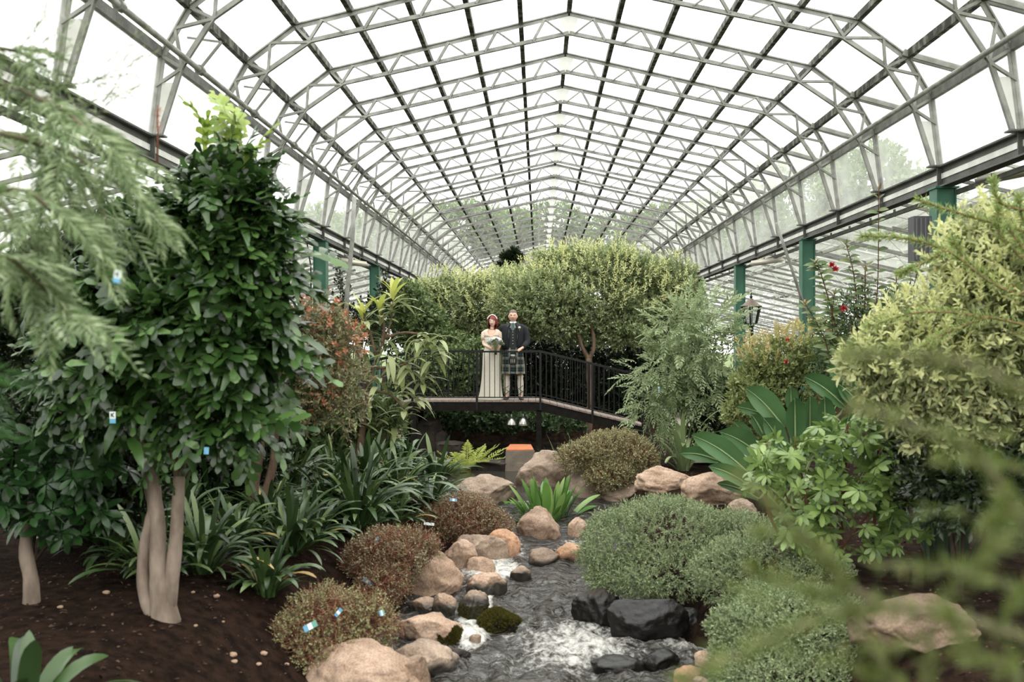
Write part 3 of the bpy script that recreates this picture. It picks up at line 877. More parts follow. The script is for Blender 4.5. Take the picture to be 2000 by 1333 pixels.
for yy in (DY, DY + DW - .03):
    mb = MB()
    for (x0, x1) in ((LX, XA), (XA, XB), (XB, RX)):
        mb.bar(L3(x0, yy, ramp(x0) + .985), L3(x1, yy, ramp(x1) + .985), .055, .035)
    mb.build('handrail', M['black_metal'], br)
    mb = MB()
    for (x0, x1) in ((LX, XA), (XA, XB), (XB, RX)):
        mb.bar(L3(x0, yy, ramp(x0) + .06), L3(x1, yy, ramp(x1) + .06), .02, .02)
    mb.build('bottom_rail', M['black_metal'], br)
    for x in (LX + .05, XA, XM, XB, (XB + RX) / 2, RX - .04):
        MB().bar(L3(x, yy - .01, ramp(x) - .2), L3(x, yy - .01, ramp(x) + .97), .045, .045, up=(0, 1, 0)).build('rail_post', M['black_metal'], br)
    x = LX + .12; bal = None
    while x < RX - .06:
        if min(abs(x - q) for q in (XA, XM, XB)) > .05:
            if bal is None: bal = MB().bar((0, 0, 0), (0, 0, .92), .014, .014, up=(0, 1, 0)).mesh('baluster')
            if not bal.materials: bal.materials.append(M['black_metal'])
            newobj('baluster', bal, br, L3(x, yy, ramp(x) + .05))
        x += .1045
    for cx in (867, 878):
        x = W(cx, 780, yy).x
        MB().tube([L3(x + .045 * math.cos(a), yy - .012, DZ + .11 + .045 * math.sin(a)) for a in np.linspace(0, 2 * math.pi, 17)], .007, 5).build('scroll', M['black_metal'], br)
MB().box(L3(bx(983), DY - .01, DZ - .25), (.1, .1, .08)).build('bracket', M['dark_wood'], br)

# two bell lamps hanging under the deck
def bell(px, py, label):
    p = W(px, py, DY + .15)
    r = thing('bell_lamp', (p.x, p.y, p.z - .1), label, 'lamp', 'bell lamps under the bridge')
    MB().lathe([(.105, 0), (.103, .012), (.098, .04), (.085, .09), (.06, .135), (.035, .16), (.02, .165)], 20).build('shade', M['chrome'], r, True)
    MB().lathe([(.02, .16), (.024, .17), (.016, .21), (.016, .24)], 10).build('neck', M['chrome'], r, True)
    MB().tube([(0, 0, .235), (0, 0, DZ - .06 - (p.z - .1))], .006, 6).build('cord', M['black_metal'], r)
    return r
bell(999, 821, 'left one of the two metal bell lamps hanging under the bridge')
o = bell(1022, 820, 'right one of the two metal bell lamps, with a pale green glass rim')
MB().lathe([(.092, -.02), (.099, -.018), (.099, .004), (.09, .006)], 20).build('glass_rim', plain('green_glass_rim', '#b8c4a0', .2, 0, .6), o, True)

# stone block with an orange top at the pool
p = W(1016, 905, 18.4)
bl = thing('stone_block', (p.x, p.y, .1), 'grey-brown stone block with an orange rear edge standing in the pool', 'stone block')
a = 59 * 18.4 / F / 2; zt = W(1016, 881, 18.4).z - .1
MB().plate([(-a, 0, 0), (a, 0, 0), (a * .96, .03, zt), (-a * .96, .03, zt)], .12).build('front_slab', plain('brown_slab', '#7d7266', .8, 0, .3, '#6b6157', 6, .2, 30), bl)
MB().plate([(-a * .95, .05, zt - .005), (a * .9, .05, zt - .005), (a * .7, .5, zt + .05), (-a * .72, .5, zt + .05)], .04).build('top_slab', plain('orange_slab', '#c0683a', .7, 0, .3, '#8c5f45', 5), bl)
hs = thing('hose_loop', (p.x - .55, p.y + .1, .15), 'dark pipe bent in a low arch beside the stone block', 'pipe')
MB().tube([(-.35 + .7 * t, 0, .18 * math.sin(math.pi * t)) for t in np.linspace(0, 1, 14)], .03, 8).build('pipe', M['black_metal'], hs, True)

# ------------------------------------------------------------------ lamp post
lp = W(1467, 640, 25.5)
lg = thing('lamp_post', (lp.x, lp.y, terrain(lp.x, lp.y)), 'black street lantern on a fluted post beside a green post', 'street lamp')
hz = lambda py: W(1467, py, 25.5).z - terrain(lp.x, lp.y)
u = 25.5 / F
MB().lathe([(.2, 0), (.2, .12), (.14, .3), (.12, .5), (.075, .6), (.065, hz(700)), (.06, hz(640)), (.055, hz(634))], 12).build('post', M['black_metal'], lg, True)
MB().lathe([(.05, hz(640)), (.075, hz(637)), (.115, hz(633)), (.115, hz(631.5))], 12).build('collar', M['black_metal'], lg, True)
M['lamp_roof'] = plain('bronze_roof', '#6f6258', .5, .4, .5)
r0, r1, z0, z1 = 11 * u, 19 * u, hz(633), hz(600)
for i in range(6):
    a = math.pi / 3 * i + .2
    MB().bar((r0 * math.cos(a), r0 * math.sin(a), z0), (r1 * math.cos(a), r1 * math.sin(a), z1), .036, .036).build('lantern_bar', M['black_metal'], lg)
    b = a + math.pi / 3
    MB().plate([(r0 * math.cos(a) * .97, r0 * math.sin(a) * .97, z0), (r0 * math.cos(b) * .97, r0 * math.sin(b) * .97, z0), (r1 * math.cos(b) * .97, r1 * math.sin(b) * .97, z1), (r1 * math.cos(a) * .97, r1 * math.sin(a) * .97, z1)], .004).build('pane', M['glass_lamp'], lg)
MB().lathe([(21 * u, z1), (21 * u, z1 + .03), (17 * u, z1 + .05), (10 * u, hz(590)), (5 * u, hz(585)), (2.5 * u, hz(583))], 18).build('lantern_roof', M['lamp_roof'], lg, True)
MB().lathe([(.02, hz(584)), (.03, hz(582)), (.045, hz(580)), (.02, hz(578)), (.012, hz(574)), (.02, hz(573)), (.004, hz(566))], 10).build('finial', M['black_metal'], lg, True)

# batten lights in the aisles, wall box, pipes
def batten(px, py, y, label, L=1.3):
    p = W(px, py, y)
    r = thing('batten_light', p, label, 'ceiling light', 'batten lights in the glass aisles', rz=math.radians(18 if px > 1052 else -18))
    MB().box((0, 0, .04), (.12, L, .05)).build('housing', plain('cream_housing', '#cfcabb', .5), r)
    mb = MB(); mb.rings([[Vector((.1 * math.cos(t), yy, .02 - .09 * math.sin(t))) for t in np.linspace(0, math.pi, 9)] for yy in (-L / 2, L / 2)])
    mb.build('diffuser', plain('cream_diffuser', '#d8d3c4', .35), r, True)
    for yy in (-.4, .4): MB().bar((0, yy, .06), (0, yy, .35), .012, .012).build('hanger', M['steel_dark'], r)
batten(1986, 338, 13.2, 'cream batten light at the right edge under the eaves beam')
batten(1497, 511, 25, 'cream batten light hanging between the second and third right-hand posts')
batten(1532, 578, 36, 'cream batten light low between the right-hand posts beside the street lantern')
batten(688, 513, 24.5, 'cream batten light hanging beside the nearest visible left-hand green post')
p = W(1794, 470, 13.8)
sb = thing('wall_box', (p.x - .02, p.y - .1, p.z - .32), 'dark grey ribbed box fixed to the nearest right-hand green post', 'heater box')
MB().box((0, 0, .32), (.24, .22, .62)).build('case', plain('dark_case', '#4b4b4d', .6), sb)
for i in range(4): MB().box((-.09 + .06 * i, -.115, .32), (.02, .02, .56)).build('rib', plain('case_rib', '#5d5d60', .5), sb)
MB().box((.12, .0, .32), (.06, .1, .1)).build('bracket', M['black_metal'], sb)
for nm, pts, lab, rad in (('drain_pipe', [W(692, 385, 20), W(688, 470, 20), W(679, 560, 20), W(672, 690, 20)], 'pale thin pipe running down beside the left-hand green post', .045),
                          ('brace_rod', [W(1516, 436, 20.0), W(1553, 545, 20.3), W(1590, 660, 20.6)], 'pale slanting rod left of the second right-hand green post', .03),
                          ('cable', [W(575, 470, 20.6), W(600, 477, 20.6), W(607, 520, 20.6), W(608, 620, 20.6)], 'dark cable hanging beside the nearest left-hand green post', .015)):
    tag(MB().tube(pts, rad, 8).build(nm, M['steel'] if nm != 'cable' else M['black_metal'], None, True), lab, 'pipe')

# ------------------------------------------------------------------ the couple
skin = plain('skin', '#dcb5a0', .55, 0, .3, '#e4c0ad', 10)
skin2 = plain('skin_ruddy', '#c99c86', .55, 0, .3, '#d3a892', 10)
def skinned(name, verts, edges, radii, mat, parent, levels=2, root=0):
    me = bpy.data.meshes.new(name)
    me.from_pydata(verts, edges, [])
    o = newobj(name, me, parent, mat=mat)
    sk = o.modifiers.new('skin', 'SKIN'); sk.use_smooth_shade = True
    lay = me.skin_vertices[0] if me.skin_vertices else None
    if lay is None:
        import bmesh
        bm = bmesh.new(); bm.from_mesh(me); bm.verts.layers.skin.verify(); bm.to_mesh(me); bm.free()
        lay = me.skin_vertices[0]
    for i, r in enumerate(radii):
        lay.data[i].radius = r if isinstance(r, tuple) else (r, r)
        lay.data[i].use_root = i == root
    ss = o.modifiers.new('sub', 'SUBSURF'); ss.levels = levels; ss.render_levels = levels
    return o

def hand_chain(verts, edges, radii, wrist, direction, side, curl, up):
    """palm and five fingers growing out of the wrist vertex"""
    d = Vector(direction).normalized(); s = Vector(side).normalized(); u = Vector(up).normalized()
    wi = wrist
    P = Vector(verts[wi])
    pi = len(verts); verts.append(tuple(P + d * .05)); edges.append((wi, pi)); radii.append((.034, .02))
    for k, (off, ln) in enumerate(((-.03, .062), (-.01, .075), (.01, .07), (.03, .055))):
        a = P + d * .09 + s * off
        b = a + (d * math.cos(curl) + u * math.sin(curl)) * ln * .55
        c = b + (d * math.cos(curl * 2.2) + u * math.sin(curl * 2.2)) * ln * .5
        i0 = len(verts)
        verts += [tuple(a), tuple(b), tuple(c)]
        edges += [(pi, i0), (i0, i0 + 1), (i0 + 1, i0 + 2)]
        radii += [.0105, .0095, .0075]
    a = P + d * .03 + s * -.035; b = a + (d * .6 - s * .7 + u * .3) * .035; c = b + (d * .9 + u * .4) * .032
    i0 = len(verts); verts += [tuple(a), tuple(b), tuple(c)]; edges += [(pi, i0), (i0, i0 + 1), (i0 + 1, i0 + 2)]; radii += [.014, .011, .009]

def head(parent, c, h, wd, mat, hair_mat, female, yaw=0):
    """c: centre of the head; faces -y"""
    v0, f0 = ICO[4]
    vs = []
    cyw, syw = math.cos(yaw), math.sin(yaw)
    for p in v0:
        x, y, z = p.x * wd / 2, p.y * wd * .60, p.z * h / 2
        fr = max(0, -p.y)
        if z < 0: x *= 1 - .30 * (-p.z) ** 1.4 * (.8 if not female else 1.05); y *= 1 - .10 * (-p.z) ** 1.5
        if fr > 0:
            g = lambda cx, cz, sx, sz: math.exp(-((p.x - cx) / sx) ** 2 - ((p.z - cz) / sz) ** 2)
            y -= fr * h * ((.075 if female else .09) * g(0, -.18, .17, .17) + .045 * g(0, .02, .14, .22) + .045 * g(0, -.78, .35, .16) + .03 * g(0, .22, .6, .1) + .02 * g(.42, -.2, .2, .2) + .02 * g(-.42, -.2, .2, .2) + .015 * g(0, -.47, .3, .1))
            y += fr * h * (.045 * g(.36, .06, .17, .1) + .045 * g(-.36, .06, .17, .1) + .012 * g(0, -.45, .25, .035))
        vs.append(Vector((x, y, z)))
    def put(p): return Vector((p[0] * cyw - p[1] * syw, p[0] * syw + p[1] * cyw, p[2])) + Vector(c)
    mb = MB(); mb.add([put(p) for p in vs], f0)
    hd = mb.build('head', mat, parent, True)
    for s in (-1, 1):
        MB().ball(put((s * wd * .175, -wd * .505, h * .03)), .0115, 8, 6, (1.2, .7, .75)).build('eye', plain('eye_white', '#cfc6bf', .3), hd, True)
        MB().ball(put((s * wd * .175, -wd * .552, h * .03)), .0052, 8, 6, (1, .5, 1)).build('iris', plain('iris', '#3b3430', .2), hd, True)
        MB().tube([put((s * wd * (.07 + .24 * t), -wd * (.60 - .10 * t), h * (.115 + .02 * math.sin(t * 3)))) for t in (0, .35, .7, 1)], .0045 if not female else .003, 5).build('eyebrow', hair_mat, hd)
        if not female: MB().ball(put((s * wd * .50, .01, -h * .02)), .032, 8, 6, (.35, .7, 1.05)).build('ear', mat, hd, True)
    lipc = plain('lips', '#a8564f' if female else '#a0695c', .4)
    MB().tube([put((wd * x, -wd * (.60 - .9 * x * x), h * (-.235 + (.5 if female else .1) * x * x))) for x in (-.17, -.09, 0, .09, .17)], [.003, .006, .0075, .006, .003], 6).build('mouth', lipc, hd, True)
    return hd, put

# groom
gp = W(1002, 781, 20.45); gx = gp.x
gr = thing('person', (gx, 20.45, DZ), 'grey-haired man in black jacket and tartan kilt, one hand on the bridge rail', 'person')
cloth = plain('black_jacket_cloth', '#15171b', .8, 0, .3, '#1b1e23', 30)
vv = [(0, 0, .98), (0, 0, 1.2), (0, .0, 1.42), (0, .0, 1.53), (0, .012, 1.66)]
ee = [(0, 1), (1, 2), (2, 3), (3, 4)]
rr = [(.15, .11), (.14, .1), (.15, .1), .065, .058]
def chain(pts, rads, start):
    i = start
    for p, r in zip(pts, rads):
        vv.append(p); rr.append(r); ee.append((i, len(vv) - 1)); i = len(vv) - 1
    return i
chain([(-.11, 0, .9), (-.125, .0, .5), (-.125, .01, .28), (-.125, .015, .09), (-.13, -.1, .03)], [.09, .06, .05, .034, .02], 0)
chain([(.11, 0, .9), (.15, .0, .5), (.155, .01, .28), (.16, .015, .09), (.165, -.1, .03)], [.09, .06, .05, .034, .02], 0)
wl_ = chain([(.17, 0, 1.47), (.23, .0, 1.42), (.285, -.03, 1.2), (.20, -.27, 1.055)], [.06, .055, .042, .028], 2)
hand_chain(vv, ee, rr, wl_, (-.45, -.75, -.12), (.8, -.5, 0), .45, (0, -.1, -1))
wr_ = chain([(-.17, 0, 1.47), (-.23, .02, 1.42), (-.30, .10, 1.2), (-.36, .20, 1.08)], [.06, .055, .042, .028], 2)
hand_chain(vv, ee, rr, wr_, (-.8, -.2, -.3), (0, 0, 1), .3, (0, -1, 0))
body = skinned('body', vv, ee, rr, skin2, gr)
ghair = plain('grey_hair', '#6d665f', .7, 0, .3, '#57504a', 40)
hd, put = head(gr, (0, -.02, 1.705), .25, .178, skin2, ghair, False, yaw=0)
v0, f0 = ICO[3]
pts = []
for p in v0:
    q = Vector((p.x * .0955, p.y * .114, p.z * .138)) * (1 + .03 * noise.noise(p * 9))
    pts.append(put(q + Vector((0, .006, .004))))
mb = MB(); keepf = [f for f in f0 if all((v0[i].z > .50 - .75 * max(0, v0[i].y + .45)) and v0[i].z > -.35 for i in f)]
mb.add(pts, keepf); mb.build('hair', ghair, hd, True)
# clothes
def loft(parent, name, lv, mat, n=24, cap=True): return MB().ell(lv, n, cap).build(name, mat, parent, True)
loft(gr, 'shirt', [(0, 0, 1.2, .12, .105), (0, 0, 1.4, .14, .112), (0, -.005, 1.53, .09, .085), (0, -.008, 1.575, .072, .074), (0, -.008, 1.60, .068, .07)], plain('white_shirt', '#d5d5d8', .7), cap=False)
loft(gr, 'waistcoat', [(0, 0, .985, .185, .14), (0, 0, 1.1, .185, .145), (0, 0, 1.3, .19, .14), (0, 0, 1.42, .172, .128), (0, 0, 1.47, .15, .124)], plain('black_waistcoat', '#1a1b1f', .75), cap=False)
# jacket: shell open at the front
def jacket():
    lv = [(1.03, .225, .155, .42), (1.12, .222, .155, .40), (1.26, .228, .155, .42), (1.38, .235, .15, .40), (1.46, .225, .135, .34), (1.52, .16, .105, .30), (1.565, .095, .09, .45)]
    mb = MB(); n = 30
    rs = []
    for z, rx, ry, op in lv:
        rs.append([Vector((rx * math.sin(a), -ry * math.cos(a), z)) for a in np.linspace(op, 2 * math.pi - op, n)])
    v = [p for r in rs for p in r]; f = []
    for i in range(len(rs) - 1):
        for j in range(n - 1): f.append((i * n + j, (i + 1) * n + j, (i + 1) * n + j + 1, i * n + j + 1))
    mb.add(v, f)
    o = mb.build('jacket', cloth, gr, True)
    sm = o.modifiers.new('thick', 'SOLIDIFY'); sm.thickness = .015
    return o
jk = jacket()
for s, pts_, rad in ((1, [(.08, 0, 1.525), (.17, 0, 1.482), (.232, 0, 1.44), (.268, -.01, 1.32), (.295, -.03, 1.19), (.25, -.14, 1.12), (.205, -.25, 1.065)], [.03, .072, .080, .072, .066, .058, .052]), (-1, [(-.08, 0, 1.525), (-.17, 0, 1.482), (-.232, .01, 1.44), (-.275, .05, 1.32), (-.305, .10, 1.19), (-.335, .16, 1.12), (-.355, .19, 1.09)], [.03, .072, .080, .072, .066, .06, .055])):
    MB().tube(pts_, rad, 14).build('sleeve', cloth, jk, True)
for s in (-1, 1):
    MB().plate([(s * .075, -.085, 1.57), (s * .13, -.105, 1.50), (s * .125, -.15, 1.36), (s * .085, -.165, 1.2), (s * .07, -.155, 1.35)], .012).build('lapel', plain('satin_lapel', '#1d2026', .45), jk)
white = plain('silver_button', '#d6d6d2', .3, .3)
for i in range(5): MB().ball((0, -.150, 1.385 - .06 * i), .0085, 8, 5).build('button', white, gr)
for i in range(3): MB().ball((.262 - .018 * i, -.20 + .006 * i, 1.13 - .012 * i), .008, 8, 5).build('cuff_button', white, jk)
MB().plate([(-.028, -.088, 1.565), (.028, -.088, 1.565), (.036, -.135, 1.44), (0, -.148, 1.40), (-.036, -.135, 1.44)], .014).build('tie', plain('dark_green_tie', '#1e4038', .5), gr)
for s in (-1, 1): MB().plate([(s * .012, -.088, 1.575), (s * .06, -.06, 1.60), (s * .062, -.085, 1.54)], .01).build('collar', plain('white_collar', '#dedee0', .7), gr)
bt = MB().ball((.135, -.155, 1.475), .026, 10, 7).build('boutonniere', plain('cream_rose', '#e6dfc4', .6), gr, True)
MB().plate([(.12, -.15, 1.45), (.15, -.15, 1.45), (.135, -.15, 1.40)], .006).build('leaf', plain('boutonniere_leaf', '#5d6b3c', .6), bt)
# kilt with pleats and its tartan
def tartan():
    m, nt, out = mat_base('tartan_cloth')
    b = nt.nodes.new('ShaderNodeBsdfPrincipled'); b.inputs['Roughness'].default_value = .85; b.inputs['Specular IOR Level'].default_value = .2
    tc = nt.nodes.new('ShaderNodeTexCoord'); sp = nt.nodes.new('ShaderNodeSeparateXYZ')
    nt.links.new(tc.outputs['Object'], sp.inputs[0])
    cols = []
    for ax, off in (('X', .075), ('Z', .06)):
        ma = nt.nodes.new('ShaderNodeMath'); ma.operation = 'MULTIPLY_ADD'; ma.inputs[1].default_value = 1 / .15; ma.inputs[2].default_value = off / .15 + 10
        fr = nt.nodes.new('ShaderNodeMath'); fr.operation = 'FRACT'
        nt.links.new(sp.outputs[ax], ma.inputs[0]); nt.links.new(ma.outputs[0], fr.inputs[0])
        r = nt.nodes.new('ShaderNodeValToRGB'); r.color_ramp.interpolation = 'CONSTANT'
        el = r.color_ramp.elements
        stops = [(0, '#b9b4a2'), (.10, '#22302c'), (.16, '#a8a494'), (.22, '#171b26'), (.45, '#21483a'), (.62, '#171b26'), (.84, '#9c9a8c'), (.9, '#22302c')]
        el[0].position = 0; el[0].color = srgb(stops[0][1]); el[1].position = stops[1][0]; el[1].color = srgb(stops[1][1])
        for p_, c_ in stops[2:]: e = el.new(p_); e.color = srgb(c_)
        nt.links.new(fr.outputs[0], r.inputs[0]); cols.append(r)
    mx = nt.nodes.new('ShaderNodeMix'); mx.data_type = 'RGBA'; mx.inputs[0].default_value = .5
    nt.links.new(cols[0].outputs[0], mx.inputs[6]); nt.links.new(cols[1].outputs[0], mx.inputs[7])
    nt.links.new(mx.outputs[2], b.inputs['Base Color']); nt.links.new(b.outputs[0], out.inputs[0])
    return m
nk = 96; rs = []
for z, rx, ry, pl in ((1.06, .175, .135, 0), (.98, .195, .15, .002), (.85, .215, .165, .006), (.68, .226, .178, .012), (.525, .234, .186, .016)):
    ring = []
    for j in range(nk):
        a = 2 * math.pi * j / nk
        back = smooth01((math.sin(a) + .45) / .5)
        k = 1 + pl * (1 if j % 4 < 2 else -1) * 2.2 * back
        ring.append(Vector((rx * math.cos(a) * k, ry * math.sin(a) * k, z)))
    rs.append(ring)
mb = MB(); mb.rings(rs, False); kl = mb.build('kilt', tartan(), gr)
kl.modifiers.new('thick', 'SOLIDIFY').thickness = .008
sp_ = MB().ell([(0, -.19, .72, .045, .02), (0, -.195, .74, .085, .03), (0, -.195, .83, .092, .033), (0, -.19, .885, .085, .03), (0, -.185, .90, .06, .02)], 16).build('sporran', plain('dark_fur', '#2c2a28', .9, 0, .2, '#55524d', 40), gr, True)
MB().ell([(0, -.205, .86, .075, .02), (0, -.205, .90, .07, .022), (0, -.2, .925, .04, .016)], 16).build('cantle', plain('silver_cantle', '#8a8a86', .35, .6), sp_, True)
for i in range(3): MB().tube([(-.035 + .035 * i, -.222, .83), (-.035 + .035 * i, -.226, .76)], .008, 6).build('tassel', plain('tassel_silver', '#aaa9a4', .5, .3), sp_)
MB().ell([(0, 0, 1.0, .19, .147), (0, 0, 1.05, .187, .145)], 24, False).build('belt', plain('black_belt', '#121214', .4), gr)
sock = plain('cream_sock', '#d8d0c2', .9, 0, .2, '#c8bfb0', 60, .2, 90)
shoe = plain('black_shoe', '#141416', .35, 0, .5)
for s, x0, x1 in ((-1, -.125, -.125), (1, .15, .16)):
    so = MB().ell([(x1, .012, .04, .05, .056), (x1, .014, .14, .049, .055), ((x0 + x1) / 2, .014, .28, .062, .066), (x0, .008, .38, .062, .066), (x0, .0, .44, .055, .06), (x0, .0, .465, .062, .066), (x0, .0, .49, .062, .066)], 18).build('sock', sock, gr, True)
    for z, tw in ((.13, 1), (.19, -1), (.25, 1)):
        MB().tube([(x1 - .045 * tw, -.03, z - .03), (x1, -.052, z), (x1 + .045 * tw, -.035, z + .035)], .006, 5).build('lace', shoe, so)
    tw = s * .35
    sh = []
    for (yy, wd, ht) in ((.075, .028, .05), (.05, .042, .075), (0, .045, .085), (-.07, .05, .06), (-.14, .054, .048), (-.19, .046, .038), (-.225, .02, .025)):
        sh.append([Vector((x1 + s * .02 * (-yy / .2) + wd * math.cos(a), yy, max(.002, ht * .5 + ht * .5 * math.sin(a)))) for a in [2 * math.pi * j / 12 for j in range(12)]])
    mb = MB(); mb.rings(sh); mb.build('shoe', shoe, gr, True)

# bride
bp_ = W(960.5, 781, 20.42)
bd = thing('person', (bp_.x, 20.42, DZ), 'red-haired bride in a long ivory lace gown holding a bouquet', 'person')
vv = [(.0, 0, .95), (0, .0, 1.12), (0, .0, 1.3), (.005, .0, 1.43), (.014, .018, 1.545)]
ee = [(0, 1), (1, 2), (2, 3), (3, 4)]
rr = [(.12, .1), (.105, .085), (.12, .085), .05, .045]
chain([(-.08, 0, .85), (-.08, 0, .48), (-.07, .01, .28), (-.07, .015, .08), (-.07, -.08, .03)], [.085, .055, .045, .03, .028], 0)
chain([(.08, 0, .85), (.08, 0, .48), (.07, .01, .28), (.07, .015, .08), (.07, -.08, .03)], [.085, .055, .045, .03, .028], 0)
w1 = chain([(-.12, 0, 1.385), (-.168, -.0, 1.345), (-.168, -.03, 1.13), (.005, -.185, 1.045)], [.05, .045, .035, .022], 2)
hand_chain(vv, ee, rr, w1, (.8, -.15, .05), (0, -.4, -.9), .5, (.2, -.6, .1))
w2 = chain([(.12, 0, 1.385), (.172, -.0, 1.345), (.178, -.03, 1.13), (.14, -.185, 1.035)], [.05, .045, .035, .022], 2)
hand_chain(vv, ee, rr, w2, (-.7, -.25, .02), (0, -.4, .9), .5, (-.2, -.6, .1))
skinned('body', vv, ee, rr, skin, bd)
hair = plain('red_hair', '#6b1a1c', .45, 0, .5, '#8a2a28', 30, .3, 80, (6, 6, 1))
hd, put = head(bd, (.018, -.02, 1.595), .215, .150, skin, hair, True, yaw=-.1)
v0, f0 = ICO[4]
pts = []
for p in v0:
    q = Vector((p.x * .104, p.y * .118, p.z * .138))
    if p.z < .1: q.x *= 1 + .22 * min(1, -p.z + .1); q.z *= 1 + .38 * max(0, -p.z)
    q *= 1 + .03 * noise.noise(Vector((p.x * 9, p.y * 9, p.z * 2)))
    pts.append(put(q + Vector((0, .012, .012))))
def inface(p): return p.y < -.30 and p.z < .40 - .32 * p.x and abs(p.x) < .72
mb = MB(); mb.add(pts, [f for f in f0 if not all(inface(v0[i]) for i in f) and not (sum(v0[i].z for i in f) / 3 < -.93)])
mb.build('hair', hair, hd, True)
MB().tube([put(Vector((.104 * math.sin(a), -.055, .012 + .128 * math.cos(a)))) for a in np.linspace(-1.25, 1.25, 15)], .011, 6).build('headband', plain('ivory_headband', '#e8dcd3', .6), hd, True)
gown = plain('ivory_satin', '#d9d3c5', .55, 0, .35, '#cfc8b8', 25, .15, 50, (3, 3, 1))
MB().ell([(-.02, 0, .0, .262, .24), (-.02, 0, .01, .262, .24), (-.016, 0, .15, .232, .205), (-.01, 0, .40, .202, .17), (-.004, 0, .65, .190, .15), (0, 0, .85, .188, .142), (0, 0, .95, .178, .132), (0, 0, 1.06, .148, .112), (0, 0, 1.14, .146, .112), (0, -.005, 1.24, .16, .128), (0, -.005, 1.30, .162, .122)], 40).build('gown', gown, bd, True)
lace = plain('ivory_lace', '#d9cdbd', .8, 0, .2, '#c9a995', 60, .3, 90, (1, 1, 1), .45, .6)
def yoke():
    mb = MB(); n = 32; rs = []
    for z, rx, ry, op in ((1.28, .164, .122, .0), (1.33, .165, .112, .32), (1.385, .165, .092, .55), (1.425, .115, .072, .75)):
        rs.append([Vector((rx * math.sin(a), -ry * math.cos(a) - .004, z)) for a in np.linspace(op, 2 * math.pi - op, n)])
    v = [p for r in rs for p in r]; f = [(i * n + j, (i + 1) * n + j, (i + 1) * n + j + 1, i * n + j + 1) for i in range(3) for j in range(n - 1)]
    mb.add(v, f); o = mb.build('bodice_yoke', lace, bd, True); o.modifiers.new('thick', 'SOLIDIFY').thickness = .006
yoke()
for s in (-1, 1):
    MB().tube([(s * .055, 0, 1.435), (s * .11, 0, 1.40), (s * .162, 0, 1.355), (s * .174, -.01, 1.28), (s * .175, -.016, 1.22)], [.022, .045, .056, .05, .046], 14).build('lace_sleeve', lace, bd, True)
MB().tube([(-.035 + .026 * math.cos(a), -.15 + .0 * a, 1.055 + .026 * math.sin(a)) for a in np.linspace(0, 6.28, 12)], .006, 5).build('bracelet', plain('pearl', '#e2dcd2', .3), bd, True)
# bouquet, held in her hands
bq = thing('bouquet', (bp_.x + .09, 20.42 - .25, DZ + 1.02), 'bridal bouquet of cream and blue flowers held above the rail', 'bouquet')
MB().tube([(0, 0, -.10), (0, .0, .05), (0, 0, .12)], [.03, .022, .05], 10).build('stems', plain('cut_stems', '#5f7044', .6), bq, True)
fl_cols = ['#e6dfd0', '#e9e3cf', '#e3cfc6', '#7f93ad', '#94a4b6', '#ddd6c6', '#8a3d5e', '#efe9da', '#c9b9b0']
fm = [plain('petal_%d' % i, c, .6) for i, c in enumerate(fl_cols)]
rb = random.Random(5)
def rose_mesh(r, seed):
    q = random.Random(seed); mb = MB()
    mb.ball((0, 0, 0), r * .55, 8, 6)
    for ringn, rad, ht in ((5, .6, .1), (6, .95, -.1)):
        for k in range(ringn):
            a = 2 * math.pi * k / ringn + q.random()
            c, s = math.cos(a), math.sin(a)
            p = [Vector((c * rad * .4 - s * w * .55, s * rad * .4 + c * w * .55, z)) * r for w, z in ((-.5, ht - .35), (.5, ht - .35))]
            p2 = [Vector((c * rad - s * w * .75, s * rad + c * w * .75, z)) * r for w, z in ((.7, ht + .3), (0, ht + .5), (-.7, ht + .3))]
            mb.plate(p + p2, r * .06)
    return mb.mesh('flower', True)
for i in range(46):
    a, e = rb.uniform(0, 6.28), rb.uniform(.1, 1.5)
    d = Vector((math.cos(a) * math.sin(e) * 1.05, math.sin(a) * math.sin(e) * .75 - .2, math.cos(e) * .8))
    m_ = rb.choice(fm) if i % 3 else fm[0]
    me = rose_mesh(rb.choice((.036, .04, .032)), i); me.materials.append(m_)
    o = newobj('flower', me, bq, Vector((0, 0, .14)) + d * .13)
    o.rotation_mode = 'QUATERNION'; o.rotation_quaternion = d.to_track_quat('Z', 'Y')
n = 150
D = rng.normal(size=(n, 3)); D[:, 2] = np.abs(D[:, 2]) * .4 - .1; D /= np.linalg.norm(D, axis=1, keepdims=True)
v_, f_ = leafcloud_arrays(np.array([0, -.01, .12]) + D * rng.uniform(.08, .15, (n, 1)), D + rng.normal(size=(n, 3)) * .3, rng.normal(size=(n, 3)), .05, .022, *T_OVAL)
tag(newobj('greenery', mesh_from_arrays('greenery', v_, f_), bq, mat=leafmat('bouquet_leaf', ['#47573a', '#6c7c58', '#8b987a'])), kind='stuff')

# ------------------------------------------------------------------ plant builders
def unit(a): return a / (np.linalg.norm(a, axis=-1, keepdims=True) + 1e-9)

def wob(d, seed, freq=2.3):
    """smooth pseudo-noise on directions, -1..1"""
    q = np.random.default_rng(seed)
    s = 0
    for k in range(6):
        v = q.normal(size=3) * freq * (1 + .5 * k); s = s + np.sin(d @ v + q.uniform(0, 6.28)) / (1 + .45 * k)
    return s / 2.6

